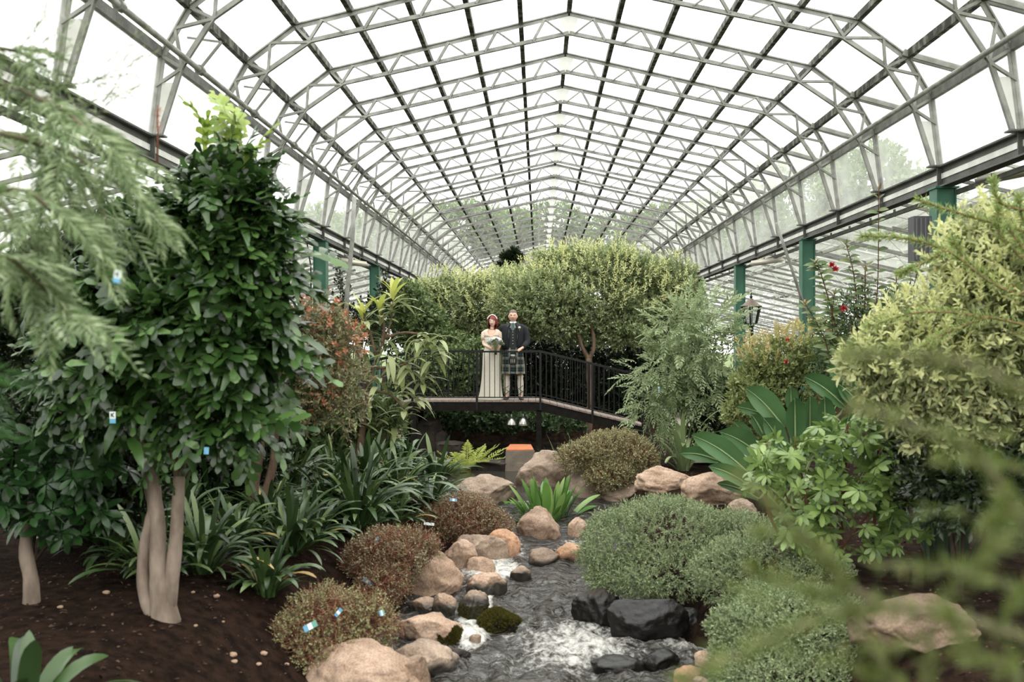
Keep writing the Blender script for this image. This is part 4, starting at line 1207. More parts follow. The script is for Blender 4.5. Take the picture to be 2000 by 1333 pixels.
def shell(blobs, n, seed, inner=.45, lump=.16, back=.35, pw=1.6, under=.6):
    q = np.random.default_rng(seed)
    wts = np.array([b[1][0] * b[1][2] + b[1][0] * b[1][1] * .5 for b in blobs]); wts /= wts.sum()
    bi = q.choice(len(blobs), n * 2, p=wts)
    d = unit(q.normal(size=(n * 2, 3)))
    keep = (d[:, 1] < .45) | (q.random(n * 2) < back)
    keep &= (d[:, 2] > -.35) | (q.random(n * 2) < under)
    bi, d = bi[keep], d[keep]
    C = np.array([tuple(b[0]) for b in blobs])[bi]; R = np.array([b[1] for b in blobs])[bi]
    f = 1 - inner * q.random(len(d)) ** pw
    f *= 1 + lump * wob(d + bi[:, None] * 1.7, seed)
    P = C + d * R * f[:, None]
    ok = np.ones(len(P), bool)
    for j, b in enumerate(blobs):       # nothing deep inside a neighbour
        e = (((P - np.array(tuple(b[0]))) / np.array(b[1])) ** 2).sum(1)
        ok &= (e > (1 - inner) ** 2 * .7) | (bi == j)
    O = unit(d / R)
    return P[ok][:n], O[ok][:n]

def sprig_leaves(P, A, k, slen, seed, a0=1.05, a1=.45, jit=.25):
    """k leaves round each sprig: positions, directions, normals"""
    q = np.random.default_rng(seed + 5)
    n = len(P)
    A = unit(A)
    h = np.where(np.abs(A[:, 2:3]) < .9, np.array([[0, 0, 1.]]), np.array([[1., 0, 0]]))
    U = unit(np.cross(A, h)); V = np.cross(A, U)
    t = (np.arange(k) + .3) / k
    ph = np.arange(k) * 2.4 + q.uniform(0, 6.28, (n, 1))
    ang = a0 + (a1 - a0) * t
    rad = U[:, None] * np.cos(ph)[..., None] + V[:, None] * np.sin(ph)[..., None]
    pos = P[:, None] + A[:, None] * (t * slen)[None, :, None]
    D = A[:, None] * np.cos(ang)[None, :, None] + rad * np.sin(ang)[None, :, None] + q.normal(size=(n, k, 3)) * jit
    N = A[:, None] * np.sin(ang)[None, :, None] - rad * np.cos(ang)[None, :, None] + np.array([0, 0, .35]) + q.normal(size=(n, k, 3)) * jit * .6
    return pos.reshape(-1, 3), unit(D.reshape(-1, 3)), unit(N.reshape(-1, 3))

def leaf_basis(D, N):
    D = Vector(D).normalized(); N = Vector(N)
    Y = N.cross(D)
    if Y.length < 1e-4: Y = Vector((1, 0, 0)).cross(D)
    Y.normalize(); Z = D.cross(Y)
    return Matrix(((D.x, Y.x, Z.x), (D.y, Y.y, Z.y), (D.z, Y.z, Z.z)))

def leaf_object(parent, me, P, D, N, sc=1.0, name='leaf'):
    o = bpy.data.objects.new(name, me)
    COL.objects.link(o); o.parent = parent
    o.matrix_basis = Matrix.Translation(Vector(P)) @ leaf_basis(D, N).to_4x4() @ Matrix.Scale(sc, 4)
    return o

def big_leaf_mesh(L, Wd, droop=.25, fold=.1, nseg=6, tip=1.6, wide=.45, mat=None, wave=0):
    """one broad leaf along +x with midrib fold, drooping tip"""
    v, f = [], []
    for i in range(nseg + 1):
        t = i / nseg
        w = Wd / 2 * (math.sin(math.pi * min(1, t ** (math.log(.5) / math.log(wide)))) ** (1 / tip)) if 0 < t < 1 else .0008
        z = -droop * L * t * t + .06 * L * math.sin(math.pi * t)
        wv = wave * Wd * math.sin(t * 17)
        v += [(t * L, w, z + fold * w * 2 + wv), (t * L, 0, z), (t * L, -w, z + fold * w * 2 - wv)]
    for i in range(nseg):
        a = i * 3
        f += [(a, a + 1, a + 4, a + 3), (a + 1, a + 2, a + 5, a + 4)]
    me = bpy.data.meshes.new('leaf'); me.from_pydata(v, [], f)
    me.polygons.foreach_set('use_smooth', [True] * len(f))
    if mat: me.materials.append(mat)
    return me

def blobs3(bl, y, dr=.85):
    out = []
    for b in bl:
        px, py, rx, ry = b[:4]; yy = y + (b[4] if len(b) > 4 else 0)
        a, c = rx * yy / F, ry * yy / F
        out.append((W(px, py, yy), (a, (a + c) / 2 * dr, c)))
    return out

def pxpath(pts, y, rad):
    """stem given by pixels and half-widths in pixels; y may be a number or one per point"""
    ys = y if hasattr(y, '__len__') else [y] * len(pts)
    return [W(p[0], p[1], yy) for p, yy in zip(pts, ys)], [r * yy / F for r, yy in zip(rad, ys)]

def smooth_path(P, rad, k=4):
    out, ro = [], []
    for i in range(len(P) - 1):
        p0, p1, p2, p3 = P[max(i - 1, 0)], P[i], P[i + 1], P[min(i + 2, len(P) - 1)]
        for j in range(k):
            t = j / k
            out.append(.5 * ((2 * p1) + (p2 - p0) * t + (2 * p0 - 5 * p1 + 4 * p2 - p3) * t * t + (3 * p1 - p0 - 3 * p2 + p3) * t ** 3)); ro.append(rad[i] + (rad[i + 1] - rad[i]) * t)
    out.append(P[-1]); ro.append(rad[-1])
    return out, ro

def stem(parent, pts, y, rad, mat, name='branch', n=8, bump=0):
    P, r = pxpath(pts, y, rad)
    P, r = smooth_path(P, r)
    b = parent.location
    if bump: r = [x * (1 + bump * noise.noise(Vector((i * .9, x * 40, 3)))) for i, x in enumerate(r)]
    return MB().tube([p - b for p in P], r, n).build(name, mat, parent, True)

def shrub(name, label, cat, base_px, blobs, y, mat, n=600, k=10, slen=.15, L=.05, Wd=.02, tmpl=T_DIAMOND, seed=1, inner=.45, lump=.16, up=.35, a0=1.05, a1=.45,
          stems=True, stem_mat='bark_dark', stem_r=.02, objs=0, leaf_meshes=None, twigs=True, group=None, base=None, dr=.85, back=.35, under=.6, lvar=.35, part='foliage', axis_jit=.35, jit=.25):
    bl = blobs3(blobs, y, dr)
    if base is None:
        c = W(base_px[0], base_px[1], y); base = Vector((c.x, y, terrain(c.x, y)))
    root = thing(name, base, label, cat, group)
    q = np.random.default_rng(seed)
    P, O = shell(bl, n, seed, inner, lump, back, under=under)
    ok = P[:, 2] > base.z + .02
    P, O = P[ok], O[ok]
    A = unit(O * .8 + np.array([0, 0, up]) + q.normal(size=O.shape) * axis_jit)
    b = np.array(tuple(base))
    LP, LD, LN = sprig_leaves(P - b - A * slen * .5, A, k, slen, seed, a0, a1, jit)
    ln = L * q.uniform(1 - lvar, 1 + lvar, len(LP)); wn = Wd * ln / L
    if objs and leaf_meshes:
        dist = np.linalg.norm(LP + b - np.array([0, 0, CZ]), axis=1) + q.random(len(LP)) * bl[0][1][1] * 1.2
        order = np.argsort(dist)
        near, rest = order[:objs], order[objs:]
        for i in near:
            leaf_object(root, leaf_meshes[int(i) % len(leaf_meshes)], LP[i], LD[i], LN[i], float(ln[i] / L))
        LP, LD, LN, ln, wn = LP[rest], LD[rest], LN[rest], ln[rest], wn[rest]
        part = 'leaves'
    if len(LP):
        v, f = leafcloud_arrays(LP, LD, LN, ln, wn, *tmpl)
        tag(newobj(part, mesh_from_arrays(part, v, f), root, mat=mat), kind='stuff')
    sm = M[stem_mat] if isinstance(stem_mat, str) else stem_mat
    if stems:
        for c, r in bl[:stems if stems is not True else 4]:
            c = Vector(c) - base
            mid = Vector((c.x * .35, c.y * .35, c.z * .55))
            Pp, Rr = smooth_path([Vector((RND.uniform(-.04, .04), 0, -.05)), mid, c + Vector((0, 0, r[2] * .3))], [stem_r, stem_r * .7, stem_r * .3])
            MB().tube(Pp, Rr, 7).build('branch', sm, root, True)
    if twigs:
        mb = MB()
        nt_ = min(160, len(P) // 3)
        for i in q.choice(len(P), nt_, replace=False):
            j = min(range(len(bl)), key=lambda t: (Vector(bl[t][0]) - Vector(P[i])).length)
            c = Vector(bl[j][0]) - base; p = Vector(P[i]) - base
            s = c + (p - c) * .25
            mb.tube([s, (s + p) / 2 + Vector((0, 0, .04 * (p - s).length)), p], [stem_r * .28, stem_r * .2, stem_r * .1], 4, cap=False)
        tag(mb.build('twigs', sm, root), kind='stuff')
    return root

# ------------------------------------------------------------------ leaf colours
LM = {}
LM['hedge'] = leafmat('pale_hedge_leaf', ['#5f7046', '#8b9a68', '#b9c094', '#75855a', '#a7b084'], .5, .35)
LM['hedge_dark'] = leafmat('hedge_leaf', ['#5c6844', '#78825a', '#97996f', '#69754c'], .45, .3)
LM['mid'] = leafmat('mid_green_leaf', ['#4c5f38', '#647748', '#7d8d5c', '#566a40'], .42, .3)
LM['mid_dark'] = leafmat('shaded_green_leaf', ['#34472a', '#475c38', '#5d7249', '#3c5030'], .42, .3)  # darker copy of the mid green, shade put into the colour
LM['dark'] = leafmat('shade_dark_leaf', ['#18220f', '#242f1b', '#364628', '#1e2918'], .35, .2)  # near-black greens: shade of the left understory put into the leaf colour
LM['bright'] = leafmat('bright_green_leaf', ['#707f4b', '#8a965c', '#a5aa74', '#7d8a52'], .42, .35)
LM['hebe'] = leafmat('grey_green_small_leaf', ['#627350', '#7d8d64', '#9fa980', '#708059'], .5, .25)
LM['brown'] = leafmat('bronze_small_leaf', ['#6a5e42', '#84795a', '#9a8f70', '#584a36'], .5, .2)
LM['wire'] = leafmat('brown_wiry_twig', ['#5b3527', '#7a4a36', '#94674c', '#4a2d23'], .7, .05)
LM['olive'] = leafmat('olive_small_leaf', ['#77734c', '#918c63', '#a8a27a', '#66633f'], .5, .25)
LM['strap'] = leafmat('dark_strap_leaf', ['#23341c', '#314525', '#475f34', '#2a3e20', '#687c46'], .33, .15, .55)
LM['strap_bright'] = leafmat('bright_strap_leaf', ['#3f6a2c', '#547f38', '#6f944a', '#4a7332', '#8ba560'], .33, .22, .55)
LM['strap_dry'] = leafmat('yellowing_strap_leaf', ['#a59a55', '#b7a868', '#9c8250'], .5, .25)
LM['fern'] = leafmat('yellow_green_fern', ['#a9b356', '#bcc36d', '#96a449', '#c6ca80'], .5, .35)
LM['grevillea'] = leafmat('grey_green_feather_leaf', ['#6a7d55', '#84966c', '#abb795', '#768a60', '#52673f'], .45, .3)
LM['lobed'] = leafmat('glossy_lobed_leaf', ['#1e3014', '#2b441e', '#42602e', '#243a1b', '#5c7c42'], .28, .22, .6)  # greens lowered all over, shadow of the lower crown put into the colour
LM['lobed_young'] = leafmat('young_lobed_leaf', ['#8fa548', '#a4b65c', '#7c9640'], .35, .4)
LM['paddle'] = leafmat('paddle_leaf', ['#3e5f38', '#4d6d44', '#56774c'], .38, .15, .5)
LM['palmate'] = leafmat('palmate_leaf', ['#546c35', '#6a8345', '#89a05c', '#5f783d'], .33, .25, .5)
LM['palmate_dark'] = leafmat('shaded_palmate_leaf', ['#1c3517', '#26431e', '#33552a'], .35, .2, .5)  # palmate greens darkened, shade at the left edge put into the colour
LM['lance'] = leafmat('yellow_green_lance_leaf', ['#848f5e', '#959f6e', '#a8af82', '#727e52'], .45, .3)
LM['lance_tip'] = leafmat('yellow_young_leaf', ['#b9bf63', '#c9cc7c', '#aab253'], .45, .4)
LM['silver'] = leafmat('silver_green_pinnate_leaf', ['#788a5f', '#93a377', '#aeb893', '#6b7e53'], .5, .35)
LM['red'] = leafmat('orange_red_young_leaf', ['#b0664a', '#c08463', '#9a5a42', '#b99a70'], .45, .3)
LM['bronze'] = leafmat('bronze_green_leaf', ['#5f6a42', '#7c8259', '#9a9270', '#7d6a50', '#55603a'], .42, .3)
LM['peach'] = leafmat('peach_young_leaf', ['#c0a374', '#c7b584', '#a9ab6c', '#bdb278'], .5, .35)
LM['variegated'] = leafmat('grey_yellow_leaf', ['#6f7d58', '#b0b886', '#d8d6a2', '#65724c', '#c8c892', '#8f9d70'], .45, .35)
LM['needle'] = leafmat('light_needle_leaf', ['#8fa35c', '#a3b373', '#7f9650', '#b3bd86'], .5, .35)
LM['needle_fg'] = leafmat('fresh_needle_leaf', ['#5a6a32', '#6b793c', '#4b5c2a', '#7b7746'], .5, .35)
LM['grass'] = leafmat('grassy_leaf', ['#5f7348', '#76875a', '#8f9b70', '#6a7d50'], .45, .25)
LM['straw'] = leafmat('straw_stem', ['#b79a6c', '#c9ad80', '#a88a5e'], .7, .2)
LM['outdoor'] = leafmat('outdoor_tree_leaf', ['#5a7040', '#6f8650', '#879a64'], .5, .3)
LM['flower_red'] = leafmat('red_flower', ['#b02430', '#c23a3c', '#98202c'], .5, .2)
LM['flax'] = leafmat('dark_sword_leaf', ['#2b3a2a', '#384836', '#4a5a44'], .4, .12)

# ------------------------------------------------------------------ outdoor trees
ot = [(1700, 400, 110, 110, 52), (1560, 420, 120, 110, 58), (1790, 430, 90, 80, 50), (1440, 450, 110, 75, 72), (1320, 455, 110, 60, 88), (1210, 470, 80, 50, 100),
      (1080, 450, 70, 55, 105), (990, 455, 70, 45, 100), (900, 440, 90, 45, 92), (800, 465, 100, 55, 84), (700, 475, 90, 60, 74), (600, 480, 90, 70, 62), (480, 520, 100, 80, 56), (1960, 470, 90, 80, 47), (150, 560, 160, 110, 45), (300, 540, 110, 100, 50)]
side_words = ['tall one right of the open roof vents', 'broad one left of the tallest on the right', 'rightmost of the tall group above the eaves beam', 'rounded one halfway along the right eaves', 'low one near the far end of the right eaves', 'low one touching the far right gable corner', 'one straight behind the far gable', 'one left of the far gable middle', 'one by the far left gable corner', 'one beside the far part of the left eaves', 'one above the left-hand green posts', 'one left of the nearest left-hand post', 'one behind the lobed-leaved tree', 'one at the right edge below the eaves beam', 'one behind the feathery branches at left', 'one between the feathery and the lobed crowns']
for i, (px, py, rx, ry, y) in enumerate(ot):
    c = W(px, py, y)
    t_ = shrub('outdoor_tree', 'hazy leafy tree outside the glass, ' + side_words[i], 'tree', None, [(px, py, rx, ry), (px - rx * .5, py + ry * .35, rx * .6, ry * .6), (px + rx * .55, py + ry * .4, rx * .55, ry * .6), (px, py + ry * .9, rx * .9, ry * .7)], y, LM['outdoor'],
               n=1500, k=7, slen=.7, L=.36, Wd=.2, seed=100 + i, base=Vector((c.x, y, -.7)), stems=False, twigs=False, up=.3, back=.3)
    MB().tube([(0, 0, -.05), (.1, 0, (c.z + .7) * .5), (0, 0, c.z + .9)], [.35, .28, .1], 8).build('trunk', M['bark_brown'], t_, True)

# ------------------------------------------------------------------ plants behind and beside the bridge
hr = shrub('pale_crowned_tree', 'pale yellow-green bushy tree with forked brown trunk behind the right of the bridge', 'tree', (1150, 800),
      [(1160, 580, 110, 75), (1060, 590, 95, 65, -.4), (1250, 600, 95, 70, .3), (1170, 535, 90, 42), (1300, 610, 55, 65), (1010, 620, 60, 50, .3), (1080, 540, 55, 36), (1240, 535, 60, 36), (1320, 555, 40, 42), (1100, 630, 60, 40, -.4), (1210, 640, 60, 40, -.3), (1130, 505, 30, 22), (1200, 505, 34, 24), (1078, 512, 30, 22)], 24.3, LM['hedge'],
      n=9000, k=10, slen=.26, L=.078, Wd=.04, seed=3, inner=.4, lump=.42, stems=False, stem_mat='bark_brown', stem_r=.06, up=.5)
for pts, rad in ([[(1150, 860), (1152, 780), (1150, 700)], [7, 6, 6]], [[(1150, 702), (1138, 680), (1128, 650), (1110, 625)], [5, 4, 3.5, 2]], [[(1150, 702), (1160, 680), (1158, 650), (1150, 620), (1160, 590)], [5, 4, 3.5, 3, 2]]):
    stem(hr, pts, 23.6, rad, M['bark_brown'], 'trunk', bump=.3)
hl_ = shrub('pale_crowned_tree', 'pale yellow-green hedge-like tree behind the couple, left of the forked one', 'tree', (900, 800),
      [(900, 610, 75, 65), (850, 620, 60, 60, .3), (950, 600, 60, 60, .2), (985, 580, 45, 45), (880, 570, 70, 30), (820, 600, 40, 40, .4), (940, 660, 60, 50)], 25.0, LM['hedge'],
      n=5600, k=10, slen=.26, L=.078, Wd=.04, seed=4, inner=.4, lump=.38, stem_r=.03)
shrub('glossy_bush', 'darker green glossy bush left of the pale hedge-like tree, near the farthest left posts', 'bush', (800, 800),
      [(810, 630, 45, 60), (760, 640, 40, 55), (840, 660, 45, 50), (790, 590, 40, 40), (870, 690, 45, 45)], 23.2, LM['mid'], n=1300, k=9, slen=.2, L=.09, Wd=.05, seed=5)
shrub('dark_hedge', 'dark green leafy bush standing behind the bridge railing', 'bush', (1100, 800),
      [(1100, 730, 80, 100), (1030, 720, 65, 100), (1190, 740, 80, 90), (1260, 730, 60, 90), (1330, 730, 60, 80), (940, 740, 60, 80), (1060, 790, 80, 60), (1180, 800, 90, 50)], 26.4, LM['dark'], n=8500, k=9, slen=.2, L=.10, Wd=.05, seed=6, inner=.65)
shrub('creeper_bush', 'light green small-leaved creeper bush seen through the railing left of the bride', 'bush', (880, 800),
      [(880, 740, 60, 60), (820, 740, 55, 60), (930, 740, 50, 70), (790, 790, 50, 40)], 22.6, LM['mid'], n=2600, k=9, slen=.18, L=.075, Wd=.05, seed=7, inner=.4, stem_r=.012)
shrub('ivy_bank', 'leafy green bush hanging over the dark pool under the bridge deck', 'bush', (930, 830),
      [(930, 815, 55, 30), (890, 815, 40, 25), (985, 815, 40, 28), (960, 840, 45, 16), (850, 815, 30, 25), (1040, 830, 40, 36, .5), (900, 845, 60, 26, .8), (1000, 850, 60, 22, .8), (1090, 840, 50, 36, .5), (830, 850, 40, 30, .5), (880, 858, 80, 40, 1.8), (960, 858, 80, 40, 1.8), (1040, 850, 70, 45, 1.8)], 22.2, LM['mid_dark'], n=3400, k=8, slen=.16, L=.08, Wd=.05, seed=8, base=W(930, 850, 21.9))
shrub('climber', 'thin dark green climber on the aisle side between the left-hand posts', 'climbing plant', (690, 800),
      [(668, 600, 25, 45), (690, 640, 40, 40), (665, 545, 8, 40), (735, 600, 30, 30), (752, 560, 14, 45), (720, 630, 40, 40), (640, 650, 40, 40)], 22.3, LM['dark'], n=520, k=7, slen=.2, L=.075, Wd=.045, seed=9, inner=.9)
# far dark-headed tree
dt = thing('dragon_tree', W(1000, 800, 42), 'far dark tree with rounded heads of narrow leaves in mid picture', 'tree')
dt.location.z = .6
b_ = dt.location
MB().tube([(0, 0, 0), (0, 0, W(1000, 560, 42).z - .6)], [.25, .18], 8).build('trunk', M['bark_dark'], dt, True)
for px, py, r in ((988, 505, 14), (1003, 496, 15), (1014, 506, 12), (998, 520, 14), (976, 520, 9), (1025, 535, 12), (985, 545, 14)):
    c = W(px, py, 42) - b_; R_ = r * 42 / F
    MB().tube([(0, 0, W(1000, 565, 42).z - .6), c], [.12, .07], 6).build('branch', M['bark_dark'], dt, True)
    d = unit(rng.normal(size=(160, 3)) + np.array([0, 0, .35]))
    v, f = leafcloud_arrays(np.tile(tuple(c), (160, 1)), d, rng.normal(size=(160, 3)), R_ * 1.3, .06, *T_DIAMOND)
    tag(newobj('leaf_head', mesh_from_arrays('leaf_head', v, f), dt, mat=LM['dark']), kind='stuff')

# understory masses at the left, behind the trees
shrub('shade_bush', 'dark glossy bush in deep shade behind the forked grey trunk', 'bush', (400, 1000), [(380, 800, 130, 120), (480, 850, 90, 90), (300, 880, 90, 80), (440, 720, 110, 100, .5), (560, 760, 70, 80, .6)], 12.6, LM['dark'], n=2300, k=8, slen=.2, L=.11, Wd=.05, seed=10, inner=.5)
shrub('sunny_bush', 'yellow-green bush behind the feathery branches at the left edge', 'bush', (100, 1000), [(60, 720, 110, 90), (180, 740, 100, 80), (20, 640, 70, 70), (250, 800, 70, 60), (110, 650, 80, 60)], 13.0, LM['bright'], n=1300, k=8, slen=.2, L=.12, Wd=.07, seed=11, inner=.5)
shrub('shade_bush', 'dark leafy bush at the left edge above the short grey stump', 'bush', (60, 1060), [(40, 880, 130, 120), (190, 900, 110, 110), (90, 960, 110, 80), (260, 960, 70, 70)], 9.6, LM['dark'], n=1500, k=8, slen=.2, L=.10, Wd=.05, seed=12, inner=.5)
shrub('low_bush', 'green bush between the second trunk and the yellow-green lance-leaved shrub', 'bush', (600, 960), [(600, 800, 70, 60), (660, 820, 70, 50), (560, 850, 60, 50), (740, 820, 50, 45), (630, 870, 60, 40)], 15.6, LM['mid'], n=1300, k=8, slen=.18, L=.09, Wd=.045, seed=13)
shrub('dark_shrub', 'small dark upright shrub between the silver pinnate shrub and the paddle-leaved plant', 'bush', (1395, 900), [(1395, 810, 45, 50), (1385, 850, 40, 35), (1410, 770, 30, 30)], 17.2, LM['dark'], n=700, k=8, slen=.16, L=.08, Wd=.035, seed=14)

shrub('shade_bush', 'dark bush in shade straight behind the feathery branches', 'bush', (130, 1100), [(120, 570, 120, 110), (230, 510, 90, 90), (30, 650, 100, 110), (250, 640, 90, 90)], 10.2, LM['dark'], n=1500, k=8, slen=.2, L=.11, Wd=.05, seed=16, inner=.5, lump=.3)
# orange-tipped bush beside the lamp
ob = shrub('tipped_bush', 'light green bush with peach-orange young tips below the street lantern', 'bush', (1510, 900), [(1500, 770, 75, 60), (1570, 760, 75, 70), (1540, 710, 80, 50), (1470, 810, 55, 45), (1620, 720, 60, 55), (1510, 745, 40, 35)], 15.8, LM['bright'], n=2300, k=9, slen=.18, L=.07, Wd=.035, seed=15, inner=.4)
tips = blobs3([(1510, 690, 70, 35), (1570, 680, 70, 40), (1500, 710, 40, 30), (1630, 680, 50, 40), (1545, 660, 40, 20), (1600, 660, 40, 20)], 15.6)
P, O = shell(tips, 190, 77, .3, .2, .2, under=.1)
A = unit(O * .5 + np.array([0, 0, .9]) + rng.normal(size=O.shape) * .2)
lp_, ld_, ln_ = sprig_leaves(P - np.array(tuple(ob.location)), A, 8, .16, 78, .7, .3)
v, f = leafcloud_arrays(lp_, ld_, ln_, .075, .03, *T_DIAMOND)
tag(newobj('tip_leaves', mesh_from_arrays('tip_leaves', v, f), ob, mat=LM['peach']), kind='stuff')['label'] = 'peach-orange young leaf tips'

def flower_ball(parent, p, r, mat, n=50):
    d = unit(rng.normal(size=(n, 3)))
    v, f = leafcloud_arrays(np.tile(tuple(p), (n, 1)), d, rng.normal(size=(n, 3)), r, r * .25, *T_DIAMOND)
    return newobj('flower', mesh_from_arrays('flower', v, f), parent, mat=mat)
for px, py in ((1538, 664), (1536, 707)): flower_ball(ob, W(px, py, 15.0) - ob.location, .045, LM['flower_red'])

# silver pinnate shrub
def pinnate_mesh(L, pairs, ll, lw, mat, droop=.25, ang=1.0, taper=True, wob_=0, sub=0, seed=0):
    """compound leaf: rib with paired leaflets"""
    q = random.Random(seed)
    v, f = [], []
    n = 6
    def ribp(t): return Vector((t * L, 0, -droop * L * t * t + .1 * L * t))
    for i in range(n):
        a, b = ribp(i / n), ribp((i + 1) / n); w = .012 * L * (1 - .7 * i / n)
        k = len(v); v += [(a.x, w, a.z), (a.x, -w, a.z), (b.x, -w * .8, b.z), (b.x, w * .8, b.z)]; f.append((k, k + 1, k + 2, k + 3))
    def leaflet(p, d, ln, wd):
        k = len(v); s = Vector((-d.y, d.x, 0)); z = Vector((0, 0, 1))
        v.extend([tuple(p), tuple(p + d * ln * .45 + s * wd / 2 + z * wd * .2), tuple(p + d * ln - z * ln * .15), tuple(p + d * ln * .45 - s * wd / 2 + z * wd * .2)])
        f.extend([(k, k + 1, k + 2), (k, k + 2, k + 3)])
    for i in range(pairs):
        t = .12 + .88 * (i + .5) / pairs
        ln = ll * (math.sin(math.pi * (.18 + .74 * t)) if taper else 1)
        for s in (-1, 1):
            a = (ang - .45 * t) + q.uniform(-.15, .15)
            d = Vector((math.cos(a), s * math.sin(a), q.uniform(-.2, .15)))
            p = ribp(t)
            if sub and ln > ll * .4:
                for j in range(sub):
                    u = (j + .6) / sub
                    pp = p + d * ln * u - Vector((0, 0, 1)) * ln * .12 * u * u
                    for s2 in (-1, 1):
                        a2 = a * s + s2 * .55
                        leaflet(pp, Vector((math.cos(a2), math.sin(a2), -.1)), ln * .45 * (1 - .5 * u), lw)
                leaflet(p, d, ln, lw * .8)
            else: leaflet(p, d, ln, lw)
    leaflet(ribp(1), Vector((1, 0, -.1)), ll * .5, lw)
    me = bpy.data.meshes.new('leaf'); me.from_pydata(v, [], f); me.materials.append(mat)
    return me

def leafy(name, label, cat, base_px, blobs, y, meshes, n, seed, stem_mat, stem_r=.02, base=None, droopdir=-.1, inner=.5, lump=.15, mx=300, scale=(.75, 1.2), out=.9, stuff_mat=None, group=None, dr=.85, back=.35, under=.7, stems=True, up=.0):
    """plant whose leaves are large enough to be parts: nearest mx as objects, the rest one mass"""
    bl = blobs3(blobs, y, dr)
    if base is None:
        c = W(base_px[0], base_px[1], y); base = Vector((c.x, y, terrain(c.x, y)))
    root = thing(name, base, label, cat, group)
    q = np.random.default_rng(seed)
    P, O = shell(bl, n, seed, inner, lump, back, under=under)
    P, O = P[P[:, 2] > base.z + .05], O[P[:, 2] > base.z + .05]
    D = unit(O * out + q.normal(size=O.shape) * .45 + np.array([0, 0, droopdir]))
    N = unit(np.array([0, -.25, 1.]) + O * .5 + q.normal(size=O.shape) * .3)
    dist = np.linalg.norm(P - np.array([0, 0, CZ]), axis=1) + q.random(len(P)) * bl[0][1][1]
    order = np.argsort(dist)
    b = np.array(tuple(base))
    sc = q.uniform(scale[0], scale[1], len(P))
    for i in order[:mx]:
        leaf_object(root, meshes[int(i) % len(meshes)], P[i] - b, D[i], N[i], float(sc[i]))
    rest = order[mx:]
    if len(rest):
        Vs, Fs, off = [], {}, 0
        for j, me in enumerate(meshes):
            idx = [i for i in rest if int(i) % len(meshes) == j]
            if not idx: continue
            tv = np.array([v.co for v in me.vertices]); 
            for i in idx:
                mt = np.array(leaf_basis(D[i], N[i])) * sc[i]
                Vs.append(tv @ mt.T + (P[i] - b))
                for p in me.polygons: Fs.setdefault(len(p.vertices), []).append(np.array(p.vertices) + off)
                off += len(tv)
        tag(newobj('leaves', mesh_from_arrays('leaves', np.concatenate(Vs), [np.array(x) for x in Fs.values()]), root, mat=meshes[0].materials[0]), kind='stuff')
    if stems:
        for c, r in bl:
            c = Vector(c) - base
            Pp, Rr = smooth_path([Vector((RND.uniform(-.04, .04), 0, -.05)), Vector((c.x * .5, c.y * .5, c.z * .6)), c + Vector((0, 0, r[2] * .5))], [stem_r, stem_r * .7, stem_r * .3])
            MB().tube(Pp, Rr, 7).build('branch', M[stem_mat], root, True)
    return root

sm_ = [pinnate_mesh(.43, 8, .115, .034, LM['silver'], droop=d, seed=i) for i, d in enumerate((.3, .5, .15))]
leafy('silver_shrub', 'tall silver-green shrub with drooping pinnate leaves right of the bridge ramp', 'bush', (1330, 930), [(1340, 700, 85, 70), (1290, 740, 70, 60), (1400, 690, 75, 60), (1330, 640, 60, 50), (1360, 600, 35, 30), (1390, 630, 50, 40), (1310, 800, 80, 50), (1400, 760, 60, 50)], 17.0, sm_, 560, 21, 'stem_green', .025, inner=.75, out=1.1, droopdir=-.22, lump=.3)

# grassy clump by the ramp
def strap_mesh(L, Wd, th0, droop, mat, nseg=9, fold=.25, blunt=True, twist=0, base_w=.55):
    v, f = [], []
    x = z = 0.0
    th = th0
    for i in range(nseg + 1):
        t = 1 - (1 - i / nseg) ** 1.5
        dt_ = (1 - (1 - min(nseg, i + 1) / nseg) ** 1.5) - t
        w = Wd / 2 * (base_w + (1 - base_w) * min(1, t * 2.2)) * ((1 - t ** 12) if blunt else (1 - t ** 2.2))
        if i == nseg: w = Wd * .02
        s = math.sin(twist * t)
        nx, nz = -math.sin(th), math.cos(th)
        fz = fold * w * (1 - .5 * t)
        v += [(x + nx * (fz + s * w), w, z + nz * (fz + s * w)), (x, 0, z), (x + nx * (fz - s * w), -w, z + nz * (fz - s * w))]
        x += math.cos(th) * L * dt_; z += math.sin(th) * L * dt_
        th = th0 - droop * (t + dt_) ** 1.4
    for i in range(nseg):
        a = i * 3; f += [(a, a + 3, a + 4, a + 1), (a + 1, a + 4, a + 5, a + 2)]
    me = bpy.data.meshes.new('leaf'); me.from_pydata(v, [], f)
    me.polygons.foreach_set('use_smooth', [True] * len(f)); me.materials.append(mat)
    return me
SV = [(1.45, .5), (1.3, 1.1), (1.15, 1.5), (1.0, 1.6), (.8, 1.5), (1.25, 2.1), (.6, 1.3), (1.4, 1.7)]
SVB = [(1.5, .15), (1.4, .3), (1.3, .45), (1.15, .6), (1.0, .7), (.85, .8), (.6, .5), (1.45, .1)]
STRAP = {}
def straps(kind, L, Wd):
    key = (kind, round(L, 2), round(Wd, 3))
    if key not in STRAP: STRAP[key] = [strap_mesh(L, Wd, a, d, LM[kind], twist=(.25 if i % 3 else -.2)) for i, (a, d) in enumerate(SVB if kind == 'strap_bright' else SV)]
    return STRAP[key]
